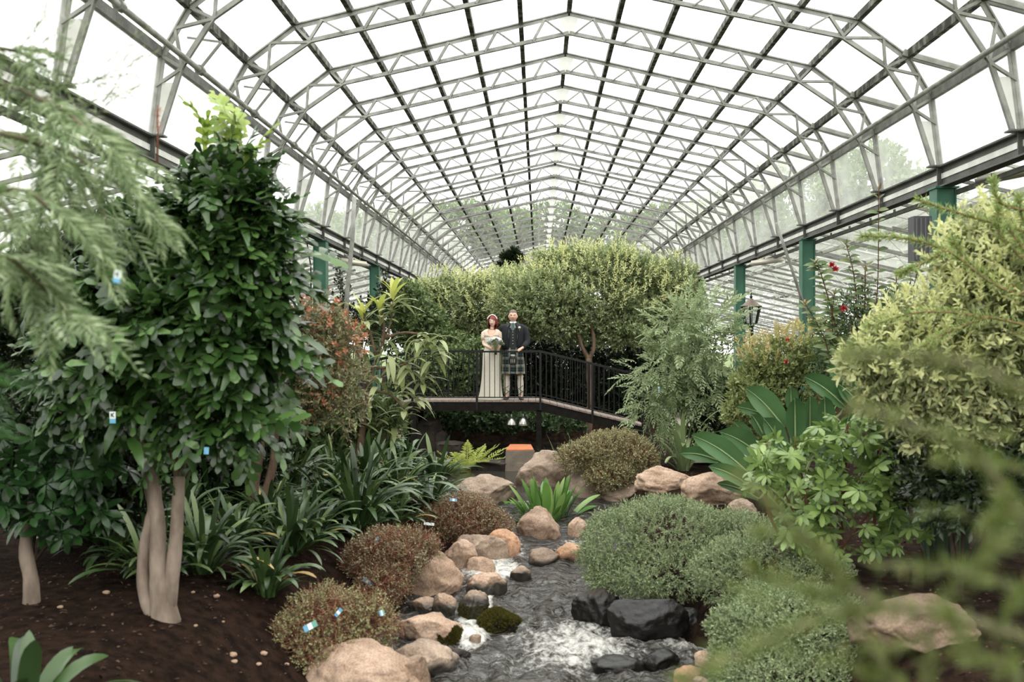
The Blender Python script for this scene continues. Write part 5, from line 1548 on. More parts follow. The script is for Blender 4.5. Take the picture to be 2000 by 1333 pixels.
def clump(px, py, label, L=.62, Wd=.055, n=38, kind='strap', name='strap_leaved_plant', cat='plant', seed=0, spread=.10, tilt=None, dry=1, y=None, group='strap-leaved plants on the bank'):
    g = G(px, py) if y is None else None
    if g is None:
        c = W(px, py, y); g = Vector((c.x, y, terrain(c.x, y)))
    n = min(290, int(n * 1.9)); L *= 1.12
    root = thing(name, g, label, cat, group)
    ms = straps(kind, L, Wd); md = straps('strap_dry', L, Wd)
    q = random.Random(seed * 13 + 5)
    for i in range(n):
        a = i * 2.39996 + q.uniform(-.4, .4)
        r = spread * math.sqrt(q.random())
        me = q.choice(ms)
        if i < dry: me = md[4 + i % 3]
        o = bpy.data.objects.new('leaf', me); COL.objects.link(o); o.parent = root
        o.location = (r * math.cos(a), r * math.sin(a), -.02); o.rotation_euler = (q.uniform(-.12, .12), q.uniform(-.15, .15), a)
        s = q.uniform(.65, 1.15); o.scale = (s, s, s)
    return root
cl = [
 (300, 1135, 'dark strap-leaved clump just left of the forked grey trunk', .62, 34),
 (395, 1120, 'strap-leaved clump just right of the forked grey trunk', .70, 40),
 (520, 1165, 'strap-leaved clump standing foremost on the open soil right of the trunk', .50, 36),
 (565, 1085, 'arching strap-leaved clump behind the foremost one', .70, 42),
 (455, 1075, 'strap-leaved clump between the forked trunk and the twin trunk', .6, 34),
 (640, 1000, 'strap-leaved clump right of the foot of the twin trunk', .7, 36),
 (700, 1045, 'tall strap-leaved clump with broad upright leaves left of the brown shrubs', .95, 46),
 (705, 1065, 'low strap-leaved clump in front of the tall upright one', .5, 26),
 (840, 1003, 'strap-leaved clump right above the topmost brown shrub', .62, 34),
 (775, 985, 'strap-leaved clump in the middle of the bank', .85, 40),
 (850, 960, 'strap-leaved clump next to the yellow fern', .85, 42),
 (720, 965, 'strap-leaved clump below the lance-leaved shrub trunk', .8, 36),
 (790, 935, 'strap-leaved clump behind the middle of the bank', .85, 36),
 (650, 945, 'pale-edged strap-leaved clump left of the lance-leaved shrub trunk', .7, 32),
 (560, 975, 'strap-leaved clump behind the twin trunk', .8, 34),
 (470, 990, 'shaded strap-leaved clump left of the twin trunk', .8, 34),
 (410, 1000, 'shaded strap-leaved clump behind the forked trunk', .75, 30),
 (600, 905, 'strap-leaved clump far back below the low green bush', .7, 30),
 (740, 905, 'strap-leaved clump far back by the yellow-green lance-leaved shrub', .8, 32),
 (610, 1060, 'small strap-leaved clump low between the arching one and the tall upright one', .6, 28),
 (520, 1035, 'strap-leaved clump at the right foot of the twin trunk', .65, 32),
 (690, 1000, 'strap-leaved clump directly behind the tall upright one', .85, 36),
 (770, 1030, 'low strap-leaved clump at the left edge of the topmost brown shrub', .55, 28),
 (350, 1050, 'shaded strap-leaved clump seen between the pale trunks', .7, 30),
 (230, 1090, 'strap-leaved clump in deep shade beyond the forked trunk', .7, 30),
 (820, 905, 'strap-leaved clump far back above the yellow fern', .75, 32),
]
for i, (px, py, lab, L, n) in enumerate(cl):
    clump(px, py, lab, L, .055 if L < .8 else .07, n, seed=i, dry=i % 3)
clump(1070, 1022, 'bright green strap-leaved plant behind the pointed boulder in mid picture', .72, .115, 60, 'strap_bright', seed=50, spread=.2, dry=3, y=14.9, group=None)
clump(185, 1060, 'dark broad-leaved clump in the shade left of the forked trunk', .62, .10, 22, 'strap', seed=51, group=None)
clump(1335, 905, 'small upright sheath of green blades below the silver pinnate shrub', 1.0, .085, 16, 'grass', seed=52, y=16.2, spread=.08, group=None, name='blade_plant')
clump(40, 1350, 'broad dark blade-leaved plant with a browned tip in the bottom left corner', .62, .11, 12, 'strap', seed=53, y=5.6, group=None, name='blade_plant')
fx = thing('sword_plant', G(1850, 1090), 'dark plant of upright sword leaves in the shade at the right', 'plant')
ms = [strap_mesh(1.25, .07, a, d, LM['flax'], blunt=False) for a, d in ((1.5, .1), (1.42, .2), (1.3, .35), (1.2, .5))]
for i in range(46):
    a = i * 2.4; o = newobj('leaf', ms[i % 4], fx, (.28 * math.sqrt(RND.random()) * math.cos(a), .2 * math.sin(a), -.02)); o.rotation_euler = (0, 0, a); s = RND.uniform(.7, 1.1); o.scale = (s, s, s)
gc = thing('grass_clump', (W(1180, 860, 17.8).x, 17.8, terrain(W(1180, 860, 17.8).x, 17.8)), 'tall tuft of narrow grassy leaves at the foot of the bridge ramp', 'ornamental grass')
gm = [strap_mesh(1.0, .022, a, d, LM['grass'], blunt=False) for a, d in ((1.45, .5), (1.3, .9), (1.15, 1.1), (1.0, 1.3))]
for i in range(280):
    a = i * 2.4; r = .75 * math.sqrt(RND.random())
    o = newobj('leaf', gm[i % 4], gc, (r * math.cos(a) * 1.15, r * math.sin(a) * .5, -.02)); o.rotation_euler = (0, 0, a + RND.uniform(-.5, .5)); s = RND.uniform(.6, 1.15); o.scale = (s, s, s)
gm = [strap_mesh(.62, .012, a, d, LM['straw'], blunt=False) for a, d in ((.9, .8), (.7, .6))]
for i in range(34):
    a = math.pi + RND.uniform(-.7, .7); o = newobj('dry_stem', gm[i % 2], gc, (-.55 + RND.uniform(-.25, .15), -.2 + RND.uniform(-.1, .3), .08)); o.rotation_euler = (0, 0, a); s = RND.uniform(.6, 1.1); o.scale = (s, s, s)
    if i == 0: o['label'] = 'straw coloured dry stem'

# fern
fn = thing('fern', G(912, 944), 'yellow-green fern at the edge of the pool beside the pale boulder', 'fern')
ff = [pinnate_mesh(.95, 18, .17, .04, LM['fern'], droop=d, ang=1.3, seed=i) for i, d in enumerate((.5, .8, .35))]
for i in range(34):
    a = i * 2.4; e = RND.uniform(.4, 1.15)
    leaf_object(fn, ff[i % 3], (0.05 * math.cos(a), .05 * math.sin(a), .05), (math.cos(a) * math.cos(e), math.sin(a) * math.cos(e), math.sin(e)), (-math.cos(a) * math.sin(e), -math.sin(a) * math.sin(e), math.cos(e) + .2), RND.uniform(.7, 1.1), 'frond')

# ------------------------------------------------------------------ mounds along the stream
def mound(name, label, blobs, y, mat, n, k, L, Wd, seed, slen, wire=0, wire_len=.2, **kw):
    if y is None:
        lo = max(b[1] + b[3] * .9 for b in blobs)
        y = G(blobs[0][0], lo).y + blobs[0][2] * .0055 * .5
    r = shrub(name, label, 'bush', (blobs[0][0], blobs[0][1]), blobs, y, mat, n=n, k=k, slen=slen, L=L, Wd=Wd, seed=seed, twigs=False, stem_mat='twig_red' if wire else 'bark_dark', stem_r=.012, **kw)
    if wire:
        bl = blobs3(blobs, y)
        P, O = shell(bl, wire, seed + 50, .5, .15, .3, under=.3)
        P, O = P[P[:, 2] > r.location.z - .02], O[P[:, 2] > r.location.z - .02]
        D = unit(O + rng.normal(size=O.shape) * .9 + np.array([0, 0, .2]))
        v, f = leafcloud_arrays(P - np.array(tuple(r.location)) - D * wire_len * .5, D, rng.normal(size=D.shape), wire_len * rng.uniform(.5, 1.2, len(P)), .006, *T_NEEDLE)
        tag(newobj('twigs', mesh_from_arrays('twigs', v, f), r, mat=LM['wire']), kind='stuff')
    return r
mound('green_mound', 'large grey-green cushion shrub overhanging the stream', [(1300, 1070, 150, 95), (1200, 1075, 70, 75, -.1), (1420, 1075, 120, 75), (1520, 1110, 100, 55, -.2), (1320, 1120, 150, 60, -.3), (1230, 1130, 80, 45, -.3), (1500, 1100, 100, 60, -1.2), (1590, 1130, 80, 45, -1.6), (1430, 1120, 80, 65, -1.1), (1540, 1165, 90, 40, -1.7), (1460, 1175, 50, 35, -1.5)], 11.0, LM['hebe'], 9500, 12, .029, .010, 30, .11, inner=.22, lump=.09, up=.2, back=.25, base=None)
mound('green_mound', 'second grey-green cushion shrub at the bottom, partly behind blurred twigs', [(1560, 1240, 150, 95), (1470, 1280, 80, 80), (1650, 1290, 110, 90), (1560, 1330, 170, 90, -.2), (1440, 1225, 60, 35, .1)], 8.3, LM['hebe'], 7500, 12, .027, .010, 31, .10, inner=.22, lump=.1, up=.2, back=.25)
mound('wiry_shrub', 'brown-green wiry shrub nearest the bottom, with a blue and green tag', [(640, 1220, 90, 75), (580, 1260, 60, 60, -.1), (710, 1220, 70, 65, .1), (650, 1280, 100, 50, -.2)], None, LM['olive'], 2000, 9, .020, .014, 32, .10, wire=6000, wire_len=.17, inner=.35, lump=.13)
mound('wiry_shrub', 'red-brown wiry shrub left of the big square boulder', [(755, 1090, 75, 58), (710, 1100, 45, 45), (800, 1070, 60, 38, .2), (745, 1150, 50, 45, -.3)], None, LM['brown'], 1900, 8, .022, .015, 33, .11, wire=6500, wire_len=.2, inner=.35, lump=.13)
mound('wiry_shrub', 'red-brown wiry shrub farther up the bank below the pale boulder', [(900, 1020, 75, 55), (850, 1035, 45, 40, -.1), (940, 1030, 60, 45)], None, LM['brown'], 1700, 8, .022, .015, 34, .11, wire=6000, wire_len=.2, inner=.35, lump=.13)
mound('wiry_shrub', 'olive wiry shrub on the right bank spilling between two grey boulders', [(1195, 885, 85, 42), (1130, 895, 45, 28), (1240, 900, 45, 38), (1190, 930, 50, 32, -.3)], 16.0, LM['olive'], 2600, 9, .030, .019, 35, .12, wire=4000, wire_len=.2, inner=.3, lump=.12)

# ------------------------------------------------------------------ trees at the left
ft = thing('forked_tree', G(312, 1205), 'tree with forked pale grey trunks and dark glossy lobed leaves', 'tree')
y_ = ft.location.y
for pts, rad in ([[(322, 1222), (317, 1170), (309, 1100), (307, 1020), (295, 940), (281, 880), (262, 840), (235, 800), (220, 740)], [33, 23, 17, 15, 15, 14, 12, 8, 5]],
                 [[(322, 1205), (334, 1140), (343, 1060), (348, 980), (350, 930)], [20, 15, 13, 12, 11]],
                 [[(304, 1208), (285, 1170), (279, 1120), (285, 1060), (298, 1000), (306, 950)], [17, 13, 12, 12, 11, 8]]):
    stem(ft, pts, y_, rad, M['bark_pale'], 'trunk', 14, .12)
for pts, rad in ([[(285, 885), (292, 840), (290, 780), (300, 700)], [12, 9, 7, 5]], [[(350, 935), (372, 900), (385, 850), (400, 780), (420, 700)], [10, 8, 7, 6, 4]], [[(350, 935), (340, 890), (335, 820), (350, 740), (360, 640)], [10, 9, 7, 6, 4]],
                 [[(400, 780), (450, 690), (470, 600), (480, 480), (470, 330), (455, 250)], [6, 5, 5, 4, 3, 2]], [[(262, 840), (230, 700), (260, 560), (300, 450)], [8, 6, 5, 3]], [[(350, 740), (420, 600), (380, 480), (400, 400)], [6, 5, 4, 3]]):
    stem(ft, pts, y_ + .05, rad, M['bark_brown'], 'branch', 9)

def lobed_mesh(L, mat, seed, droop=.3, lobes=3):
    """leaf cut into finger lobes: a midrib blade with paired rounded fingers pointing forward"""
    q = random.Random(seed)
    v, f = [], []
    def rib(t): return Vector((t * L, 0, -droop * L * t * t + .1 * L * math.sin(math.pi * t)))
    n = 6
    for i in range(n + 1):
        t = i / n; p = rib(t); w = L * (.055 if i < n else .004) * (1 + (.8 if i in (2, 4) else 0))
        v += [(p.x, w, p.z + .2 * w), (p.x, 0, p.z), (p.x, -w, p.z + .2 * w)]
    for i in range(n):
        a = i * 3; f += [(a, a + 1, a + 4, a + 3), (a + 1, a + 2, a + 5, a + 4)]
    def finger(p, ang, ln, wd, rise):
        c, s_ = math.cos(ang), math.sin(ang); k = len(v)
        for t, w in ((0, .55), (.4, .8), (.78, 1.0), (1, .25)):
            z = p.z + rise * ln * t - .35 * ln * t * t
            for e in (1, -1): v.append((p.x + c * ln * t - s_ * e * w * wd / 2, p.y + s_ * ln * t + c * e * w * wd / 2, z + .05 * wd * e))
        for r in range(3):
            a = k + r * 2; f.append((a, a + 1, a + 3, a + 2))
    for i in range(lobes):
        t = .22 + .66 * i / lobes
        for sd in (1, -1):
            finger(rib(t), sd * (1.0 - .35 * t + q.uniform(-.15, .15)), L * .38 * (1 - .35 * abs(t - .45)) * q.uniform(.8, 1.15), L * .175, q.uniform(-.1, .4))
    finger(rib(.92), q.uniform(-.1, .1), L * .22, L * .13, 0)
    me = bpy.data.meshes.new('leaf'); me.from_pydata(v, [], f); me.materials.append(mat)
    me.polygons.foreach_set('use_smooth', [True] * len(f))
    return me
lob = [lobed_mesh(.38, LM['lobed'], i, d) for i, d in enumerate((.2, .45, .6))] + [big_leaf_mesh(.34, .095, .35, .12, 8, mat=LM['lobed'], wave=.09)]
bl = blobs3([(522, 430, 32, 26), (528, 560, 26, 45), (495, 390, 40, 30), (478, 310, 34, 45), (420, 360, 50, 36), (512, 660, 26, 45), (480, 750, 36, 45), (300, 480, 60, 50), (470, 410, 80, 55), (500, 490, 50, 60), (330, 640, 200, 150), (450, 520, 130, 130), (280, 760, 170, 110), (470, 700, 110, 130), (400, 430, 110, 90), (230, 560, 130, 120, .2), (475, 570, 70, 110), (430, 820, 90, 60), (170, 700, 110, 110, .3)], y_, .8)
b_ = np.array(tuple(ft.location))
P, O = shell(bl, 1900, 40, .8, .4, .45, under=.8, pw=1.0)
D = unit(O * .8 + rng.normal(size=O.shape) * .5 + np.array([0, 0, -.15])); N = unit(np.array([0, -.3, 1.]) + O * .5 + rng.normal(size=O.shape) * .3)
order = np.argsort(np.linalg.norm(P - np.array([0, 0, CZ]), axis=1) + rng.random(len(P)) * .3)
for i in order[:290]: leaf_object(ft, lob[int(i) % 4], P[i] - b_, D[i], N[i], RND.uniform(.75, 1.25))
Vs, Fs, off = [], {}, 0
for i in order[290:]:
    me = lob[int(i) % 4]
    tv = np.array([v.co for v in me.vertices]) * RND.uniform(.6, 1.05)
    Vs.append(tv @ np.array(leaf_basis(D[i], N[i])).T + (P[i] - b_))
    for p in me.polygons: Fs.setdefault(len(p.vertices), []).append(np.array(p.vertices) + off)
    off += len(tv)
tag(newobj('leaves', mesh_from_arrays('leaves', np.concatenate(Vs), [np.array(x) for x in Fs.values()]), ft, mat=LM['lobed']), kind='stuff')
# young light shoots at the top
yl = [lobed_mesh(.36, LM['lobed_young'], 9 + i, .15) for i in range(2)]
for (px, py) in ((460, 250), (455, 270), (470, 285), (440, 300), (455, 320), (475, 330), (430, 345), (465, 350), (490, 320), (445, 235), (420, 270), (400, 300), (395, 250), (500, 300), (480, 260)):
    p = W(px, py, y_ + RND.uniform(-.15, .15)) - ft.location
    a = RND.uniform(0, 6.28)
    leaf_object(ft, yl[RND.randrange(2)], p, (math.cos(a) * .6, math.sin(a) * .4, .8), (-math.cos(a), -math.sin(a) - .4, .6), RND.uniform(.6, 1))['label'] = 'light green young leaf'

# twin-trunked shrub with reddish tips
tt = thing('twin_trunk_shrub', G(500, 1030), 'small tree with twin brown trunks and bronze leaves tipped orange', 'tree')
y2 = tt.location.y
for pts, rad in ([[(497, 1035), (495, 960), (505, 890), (512, 830), (530, 740), (560, 680)], [13, 11, 10, 9, 6, 3]], [[(505, 1030), (520, 960), (535, 900), (540, 840), (570, 760), (600, 700)], [11, 9, 8, 7, 5, 3]], [[(540, 840), (600, 790), (650, 740)], [6, 4, 2]]):
    stem(tt, pts, y2, rad, M['bark_brown'], 'trunk', 10, .15)
def add_foliage(root, blobs, y, mat, n, k, slen, L, Wd, seed, part, inner=.45, up=.3, tmpl=T_DIAMOND, under=.6, a0=1.05, a1=.45, label=None):
    P, O = shell(blobs3(blobs, y), n, seed, inner, .16, .35, under=under)
    A = unit(O * .8 + np.array([0, 0, up]) + rng.normal(size=O.shape) * .35)
    lp_, ld_, ln_ = sprig_leaves(P - np.array(tuple(root.location)), A, k, slen, seed, a0, a1)
    v, f = leafcloud_arrays(lp_, ld_, ln_, L * rng.uniform(.7, 1.3, len(lp_)), Wd, *tmpl)
    o = tag(newobj(part, mesh_from_arrays(part, v, f), root, mat=mat), kind='stuff')
    if label: o['label'] = label
    return o
add_foliage(tt, [(590, 700, 75, 70), (640, 740, 65, 60), (580, 780, 70, 55), (650, 680, 50, 50), (540, 700, 50, 70), (620, 640, 50, 40), (660, 800, 45, 40)], y2, LM['bronze'], 1500, 9, .16, .055, .026, 60, 'foliage', .6)
add_foliage(tt, [(650, 640, 40, 40), (670, 690, 40, 30), (620, 600, 30, 30), (690, 660, 25, 20), (640, 780, 30, 25)], y2 - .1, LM['red'], 95, 7, .1, .055, .03, 61, 'tip_leaves', .5, label='orange-red young leaves')

LM['hedge_lit_tip'] = leafmat('cream_lit_tip', ['#b9bd7c', '#d2d49c', '#c4c88a', '#dadcae'], .5, .4)  # cream tips, with the light on the crown tops put into their colour
for rt_, bl_, yy_, nn_, sd_ in ((hr, [(1160, 572, 112, 78), (1060, 582, 97, 67), (1250, 592, 97, 72), (1170, 528, 92, 44), (1300, 602, 57, 66), (1080, 533, 57, 38), (1240, 528, 62, 38), (1130, 500, 32, 24), (1200, 500, 36, 26), (1080, 507, 32, 24), (1325, 548, 42, 42)], 24.1, 900, 80), (hl_, [(900, 600, 77, 66), (850, 612, 62, 60), (950, 592, 62, 60), (985, 572, 47, 46), (880, 562, 72, 31)], 24.8, 420, 81)):
    add_foliage(rt_, bl_, yy_, LM['hedge_lit_tip'], nn_, 9, .24, .075, .03, sd_, 'tip_leaves', .18, .8, under=.12, label='cream-yellow leaf tips, paler to carry the light on the crown tops')

# lance-leaved yellow-green shrub
ls = thing('lance_leaved_shrub', (W(700, 900, 15.2).x, 15.2, terrain(W(700, 900, 15.2).x, 15.2)), 'yellow-green shrub with whorls of long lance leaves left of the bridge', 'bush')
STEMS = [[(695, 955), (705, 860), (715, 800), (722, 760)], [(722, 760), (735, 700), (752, 660), (765, 620), (768, 570)], [(722, 765), (705, 720), (700, 680)], [(752, 660), (790, 650), (830, 655)], [(735, 700), (720, 640), (708, 610)], [(745, 670), (750, 640), (742, 600)], [(722, 765), (760, 770), (790, 800)], [(715, 800), (680, 780)], [(735, 720), (780, 715), (800, 705)], [(700, 690), (690, 630), (650, 600)]]
for i, s in enumerate(STEMS): stem(ls, s, 15.2, [8, 7, 6, 6][:len(s)] if i == 0 else [3.0 - .5 * j for j in range(len(s))], M['bark_brown'], 'trunk' if i == 0 else 'branch', 8)
lm = [big_leaf_mesh(.42, .105, d, .12, mat=LM['lance']) for d in (.15, .4, .65)]; lt = [big_leaf_mesh(.36, .085, .1, .15, mat=LM['lance_tip'])]
def whorl(px, py, n, tip, e0, e1, dy=0, s=1.0):
    c = W(px, py, 15.2 + dy) - ls.location
    for i in range(n):
        a = i * 2.4 + RND.random(); e = RND.uniform(e0, e1)
        d = (math.cos(a) * math.cos(e), math.sin(a) * math.cos(e), math.sin(e))
        leaf_object(ls, RND.choice(lt if tip else lm), c + Vector((0, 0, -.02 * i)), d, (-math.cos(a) * math.sin(e), -math.sin(a) * math.sin(e), math.cos(e)), RND.uniform(.75, 1.1) * s)
for px, py in ((768, 570), (742, 598), (708, 608)): whorl(px, py, 9, True, .5, 1.2); whorl(px, py + 22, 8, False, .1, .8)
for px, py, n in ((830, 655, 12), (815, 652, 8), (800, 705, 11), (780, 712, 8), (790, 800, 8), (735, 815, 12), (720, 780, 9), (680, 782, 8), (700, 680, 10), (650, 605, 9), (660, 625, 8), (690, 640, 9), (752, 665, 9), (760, 690, 8), (775, 770, 8), (740, 740, 8), (690, 820, 7), (845, 690, 10), (825, 735, 9), (855, 660, 8), (770, 830, 8), (810, 770, 8), (700, 720, 8), (665, 690, 8)):
    whorl(px, py, n, False, -.6, .7, RND.uniform(-.3, .3), .9)

# dark palmate shrub and stump at the left edge
def palmate_mesh(R_, mat, n=7, droop=.3, seed=0):
    q = random.Random(seed); v, f = [], []
    for i in range(n):
        a = -2.3 + 4.6 * i / (n - 1) + q.uniform(-.12, .12)
        L = R_ * (1 - .25 * abs(i - (n - 1) / 2) / n * 2) * q.uniform(.85, 1.1); wd = L * .40
        c, s = math.cos(a), math.sin(a)
        k = len(v)
        for t, w in ((.08, .03), (.35, .33), (.68, .5), (.9, .3), (1, .02)):
            z = -droop * L * t * t
            x = t * L
            for e, zz in ((1, .18), (0, 0), (-1, .18)):
                y = e * w * wd
                v.append((x * c - y * s, x * s + y * c, z + zz * w * wd))
        for r in range(4):
            for e in range(2):
                b0 = k + r * 3 + e; f.append((b0, b0 + 3, b0 + 4, b0 + 1))
    k = len(v); v += [(0, .004, 0), (0, -.004, 0), (-R_ * .9, -.003, -R_ * .35), (-R_ * .9, .003, -R_ * .35)]; f.append((k, k + 1, k + 2, k + 3))
    me = bpy.data.meshes.new('leaf'); me.from_pydata(v, [], f); me.materials.append(mat)
    me.polygons.foreach_set('use_smooth', [True] * len(f))
    return me
pd = [palmate_mesh(.20, LM['palmate_dark'], 6, .25 + .1 * i, i) for i in range(3)]
ps = leafy('palmate_shrub', 'dark palmate-leaved shrub on a short grey trunk at the left edge', 'bush', (60, 1170), [(90, 960, 100, 90), (40, 900, 90, 90), (170, 900, 80, 90), (120, 1000, 90, 50)], 8.2, pd, 130, 70, 'bark_pale', .02, out=.4, droopdir=.05, stems=False)
stem(ps, [(62, 1185), (60, 1130), (50, 1070), (60, 980)], 8.2, [17, 14, 13, 6], M['bark_pale'], 'trunk', 10, .15)

# ------------------------------------------------------------------ feathery tree close at the left
gv = thing('feathery_tree', (-2.6, 4.3, terrain(-2.6, 4.3)), 'feathery grey-green tree reaching in from the left edge, close and soft', 'tree')
gb = np.array(tuple(gv.location))
MB().tube([(0, 0, -.05), (.02, 0, 1.2), (.1, 0, 2.6), (.15, 0, 3.2)], [.07, .06, .05, .03], 9).build('trunk', M['bark_brown'], gv, True)
gm = [pinnate_mesh(.25, 13, .085, .011, LM['grevillea'], droop=d, ang=.95, seed=i) for i, d in enumerate((.3, .6, .9, .45))]
BR = [([(-120, 300), (0, 260), (90, 280), (170, 320), (240, 370), (290, 430)], 4.3), ([(-120, 220), (-10, 165), (70, 190), (150, 235), (220, 270), (280, 320)], 4.5), ([(-100, 400), (30, 370), (100, 410), (160, 470)], 4.0), ([(-120, 520), (0, 500), (60, 540), (110, 590), (150, 630)], 3.9), ([(-120, 170), (-40, 100), (30, 100), (90, 130)], 4.4),
      ([(0, 260), (90, 290), (110, 350), (115, 420)], 4.2), ([(90, 280), (160, 340), (200, 410), (220, 480)], 4.6), ([(-120, 330), (-40, 360), (20, 420), (50, 490)], 4.4), ([(70, 190), (130, 220), (190, 280), (230, 340)], 4.2), ([(-120, 440), (-30, 430), (40, 460), (90, 520)], 4.1)]
nl = 0
cand = []
for bi_, (pts, yy) in enumerate(BR):
    P = [W(p[0], p[1], yy + .12 * math.sin(i * 1.7 + bi_)) for i, p in enumerate(pts)]
    P, r = smooth_path(P, [.012 - .0018 * i for i in range(len(P))], 6)
    MB().tube([p - gv.location for p in P], r, 6).build('branch', M['twig_olive'], gv, True)
    for i in range(2, len(P)):
        d = (P[i] - P[i - 1]).normalized()
        for s in (0, 1, 2):
            cand.append((P[i] - (P[i] - P[i - 1]) * RND.random(), d))
RND.shuffle(cand)
for i, (p, d) in enumerate(cand):
    a = RND.uniform(0, 6.28)
    side = Vector((math.cos(a), math.sin(a) * .9, .35 * math.sin(a * 1.7)))
    dd = d * .75 + side * .7 + Vector((.12, -.05, -.10))
    nn = Vector((RND.uniform(-.4, .4), -.5, 1))
    leaf_object(gv, gm[i % 4], p - gv.location, dd, nn, RND.uniform(.75, 1.25))
    nl += 1
    if nl >= 175: break
# thin airy twigs against the sky and a spike of orange buds
mb = MB(); nd = []
for i in range(26):
    p = W(RND.uniform(-20, 200), RND.uniform(90, 250), 4.4); d = Vector((RND.uniform(.1, .6), RND.uniform(-.2, .2), RND.uniform(.0, .7))).normalized()
    q = p + d * .16 + Vector((0, 0, .02)); e = q + d * .14 - Vector((0, 0, .02))
    mb.tube([p - gv.location, q - gv.location, e - gv.location], [.002, .0016, .001], 4)
    for k in range(14): nd.append((p + (e - p) * (k + 1) / 14, d))
tag(mb.build('twigs', M['twig_olive'], gv), kind='stuff')
P = np.array([tuple(a - gv.location) for a, d in nd]); D = unit(np.array([tuple(d) for a, d in nd]) + rng.normal(size=(len(nd), 3)) * .5)
v, f = leafcloud_arrays(P, D, rng.normal(size=P.shape), .055, .006, *T_DIAMOND)
tag(newobj('needles', mesh_from_arrays('needles', v, f), gv, mat=LM['grevillea']), kind='stuff')
MB().tube([W(306, 340, 5.2) - gv.location, W(308, 270, 5.2) - gv.location, W(307, 205, 5.2) - gv.location], [.008, .006, .003], 6).build('flower_spike', M['twig_red'], gv, True)
for py in (215, 225, 238, 250): flower_ball(gv, W(310 + RND.uniform(-4, 8), py, 5.2) - gv.location, .022, LM['red'], 14)
# fresh green fronds at the very edge
fe = thing('feathery_plant', (-1.75, 2.9, terrain(-1.75, 2.9)), 'blurred fresh green feathery plant at the left edge below the grey-green branches', 'plant')
fl_ = LM['fresh'] = leafmat('fresh_fern_leaf', ['#27451d', '#325523', '#446833'], .5, .4)
fm_ = [pinnate_mesh(.24, 15, .07, .008, fl_, droop=.5, ang=1.2, seed=i) for i in range(2)]
MB().tube([(0, 0, -.05), (0, 0, 1.0), (.05, 0, 2.3)], [.03, .025, .012], 8).build('stem', M['stem_green'], fe, True)
for i in range(44):
    px, py = RND.uniform(-190, -75), RND.uniform(640, 890)
    p = W(px, py, 2.9 + RND.uniform(-.15, .15)) - fe.location
    leaf_object(fe, fm_[i % 2], p, (RND.uniform(.1, .6), RND.uniform(-.5, .5), RND.uniform(-.7, .1)), (.2, -.7, .7), RND.uniform(.6, 1.0))

# ------------------------------------------------------------------ right side
# paddle-leaved plant
st = thing('paddle_leaved_plant', (W(1530, 1000, 12.9).x, 12.9, terrain(W(1530, 1000, 12.9).x, 12.9)), 'large plant with dark green paddle leaves on long stalks, right of the boulder row', 'plant')
M['midrib'] = plain('pale_midrib', '#93a878', .5)
PAD = [((1462, 925), (1350, 843), 46, -.3), ((1470, 955), (1383, 906), 32, -.5), ((1490, 895), (1404, 838), 46, 0), ((1530, 835), (1455, 752), 50, .1), ((1520, 828), (1438, 790), 32, .2), ((1545, 800), (1544, 752), 26, .3), ((1553, 860), (1552, 772), 40, -.1), ((1582, 870), (1582, 768), 32, .1), ((1612, 860), (1610, 770), 36, .0), ((1650, 795), (1568, 730), 42, .4), ((1685, 800), (1632, 743), 46, .5), ((1655, 755), (1612, 712), 30, .6), ((1725, 810), (1740, 735), 40, .5), ((1490, 850), (1466, 806), 28, -.1), ((1400, 900), (1327, 882), 30, -.2), ((1530, 880), (1490, 812), 40, -.2), ((1470, 880), (1432, 820), 30, .2), ((1640, 900), (1660, 800), 40, .2), ((1600, 920), (1630, 830), 36, -.1), ((1480, 975), (1400, 940), 22, -.4)]
for i, (b0, t0, wpx, dy) in enumerate(PAD):
    y = 12.9 + dy
    A_, B_ = W(b0[0], b0[1], y), W(t0[0], t0[1], y - .15)
    L = (B_ - A_).length; wd = wpx * y / F
    d = (B_ - A_).normalized(); toward = Vector((0, -1, .35))
    v, f = [], []
    n = 9
    nrm = (toward - d * toward.dot(d)).normalized(); sd = nrm.cross(d)
    for j in range(n + 1):
        t = j / n
        w = wd / 2 * (math.sin(math.pi * min(.985, (t * .9 + .06))) ** .55) if t < 1 else wd * .08
        c = A_ + d * L * t - Vector((0, 0, 1)) * (.05 * L * t * t) + Vector((0, 0, 1)) * .05 * L * math.sin(math.pi * t)
        for e in (-1, -.5, -.06, 0, .06, .5, 1):
            zz = .22 * wd * (abs(e) ** 1.5) - (.012 if e == 0 else 0)
            v.append(tuple(c + sd * w * e + nrm * (zz + .006 * math.sin(t * 40 + e * 3) * abs(e)) - st.location))
    for j in range(n):
        for e in range(6):
            a = j * 7 + e; f.append((a, a + 1, a + 8, a + 7))
    me = bpy.data.meshes.new('leaf'); me.from_pydata(v, [], f); me.polygons.foreach_set('use_smooth', [True] * len(f)); me.materials.append(LM['paddle'])
    lf = newobj('leaf', me, st)
    base = Vector((RND.uniform(-.2, .2), RND.uniform(-.15, .15), -.03))
    A2 = A_ - st.location; top = A2 + d * L * .9
    P, r = smooth_path([base, base.lerp(A2, .55) + Vector((0, 0, .12)), A2, A2 + d * L * .5], [.022, .018, .014, .006])
    MB().tube(P, r, 7).build('stalk', M['stem_green'], lf, True)
    mid = [A_ + d * L * t - Vector((0, 0, 1)) * (.05 * L * t * t) + Vector((0, 0, 1)) * .05 * L * math.sin(math.pi * t) + nrm * .004 - st.location for t in np.linspace(0, .97, 9)]
    MB().tube(mid, [.016, .014, .012, .011, .01, .008, .007, .005, .003], 6).build('midrib', M['midrib'], lf, True)

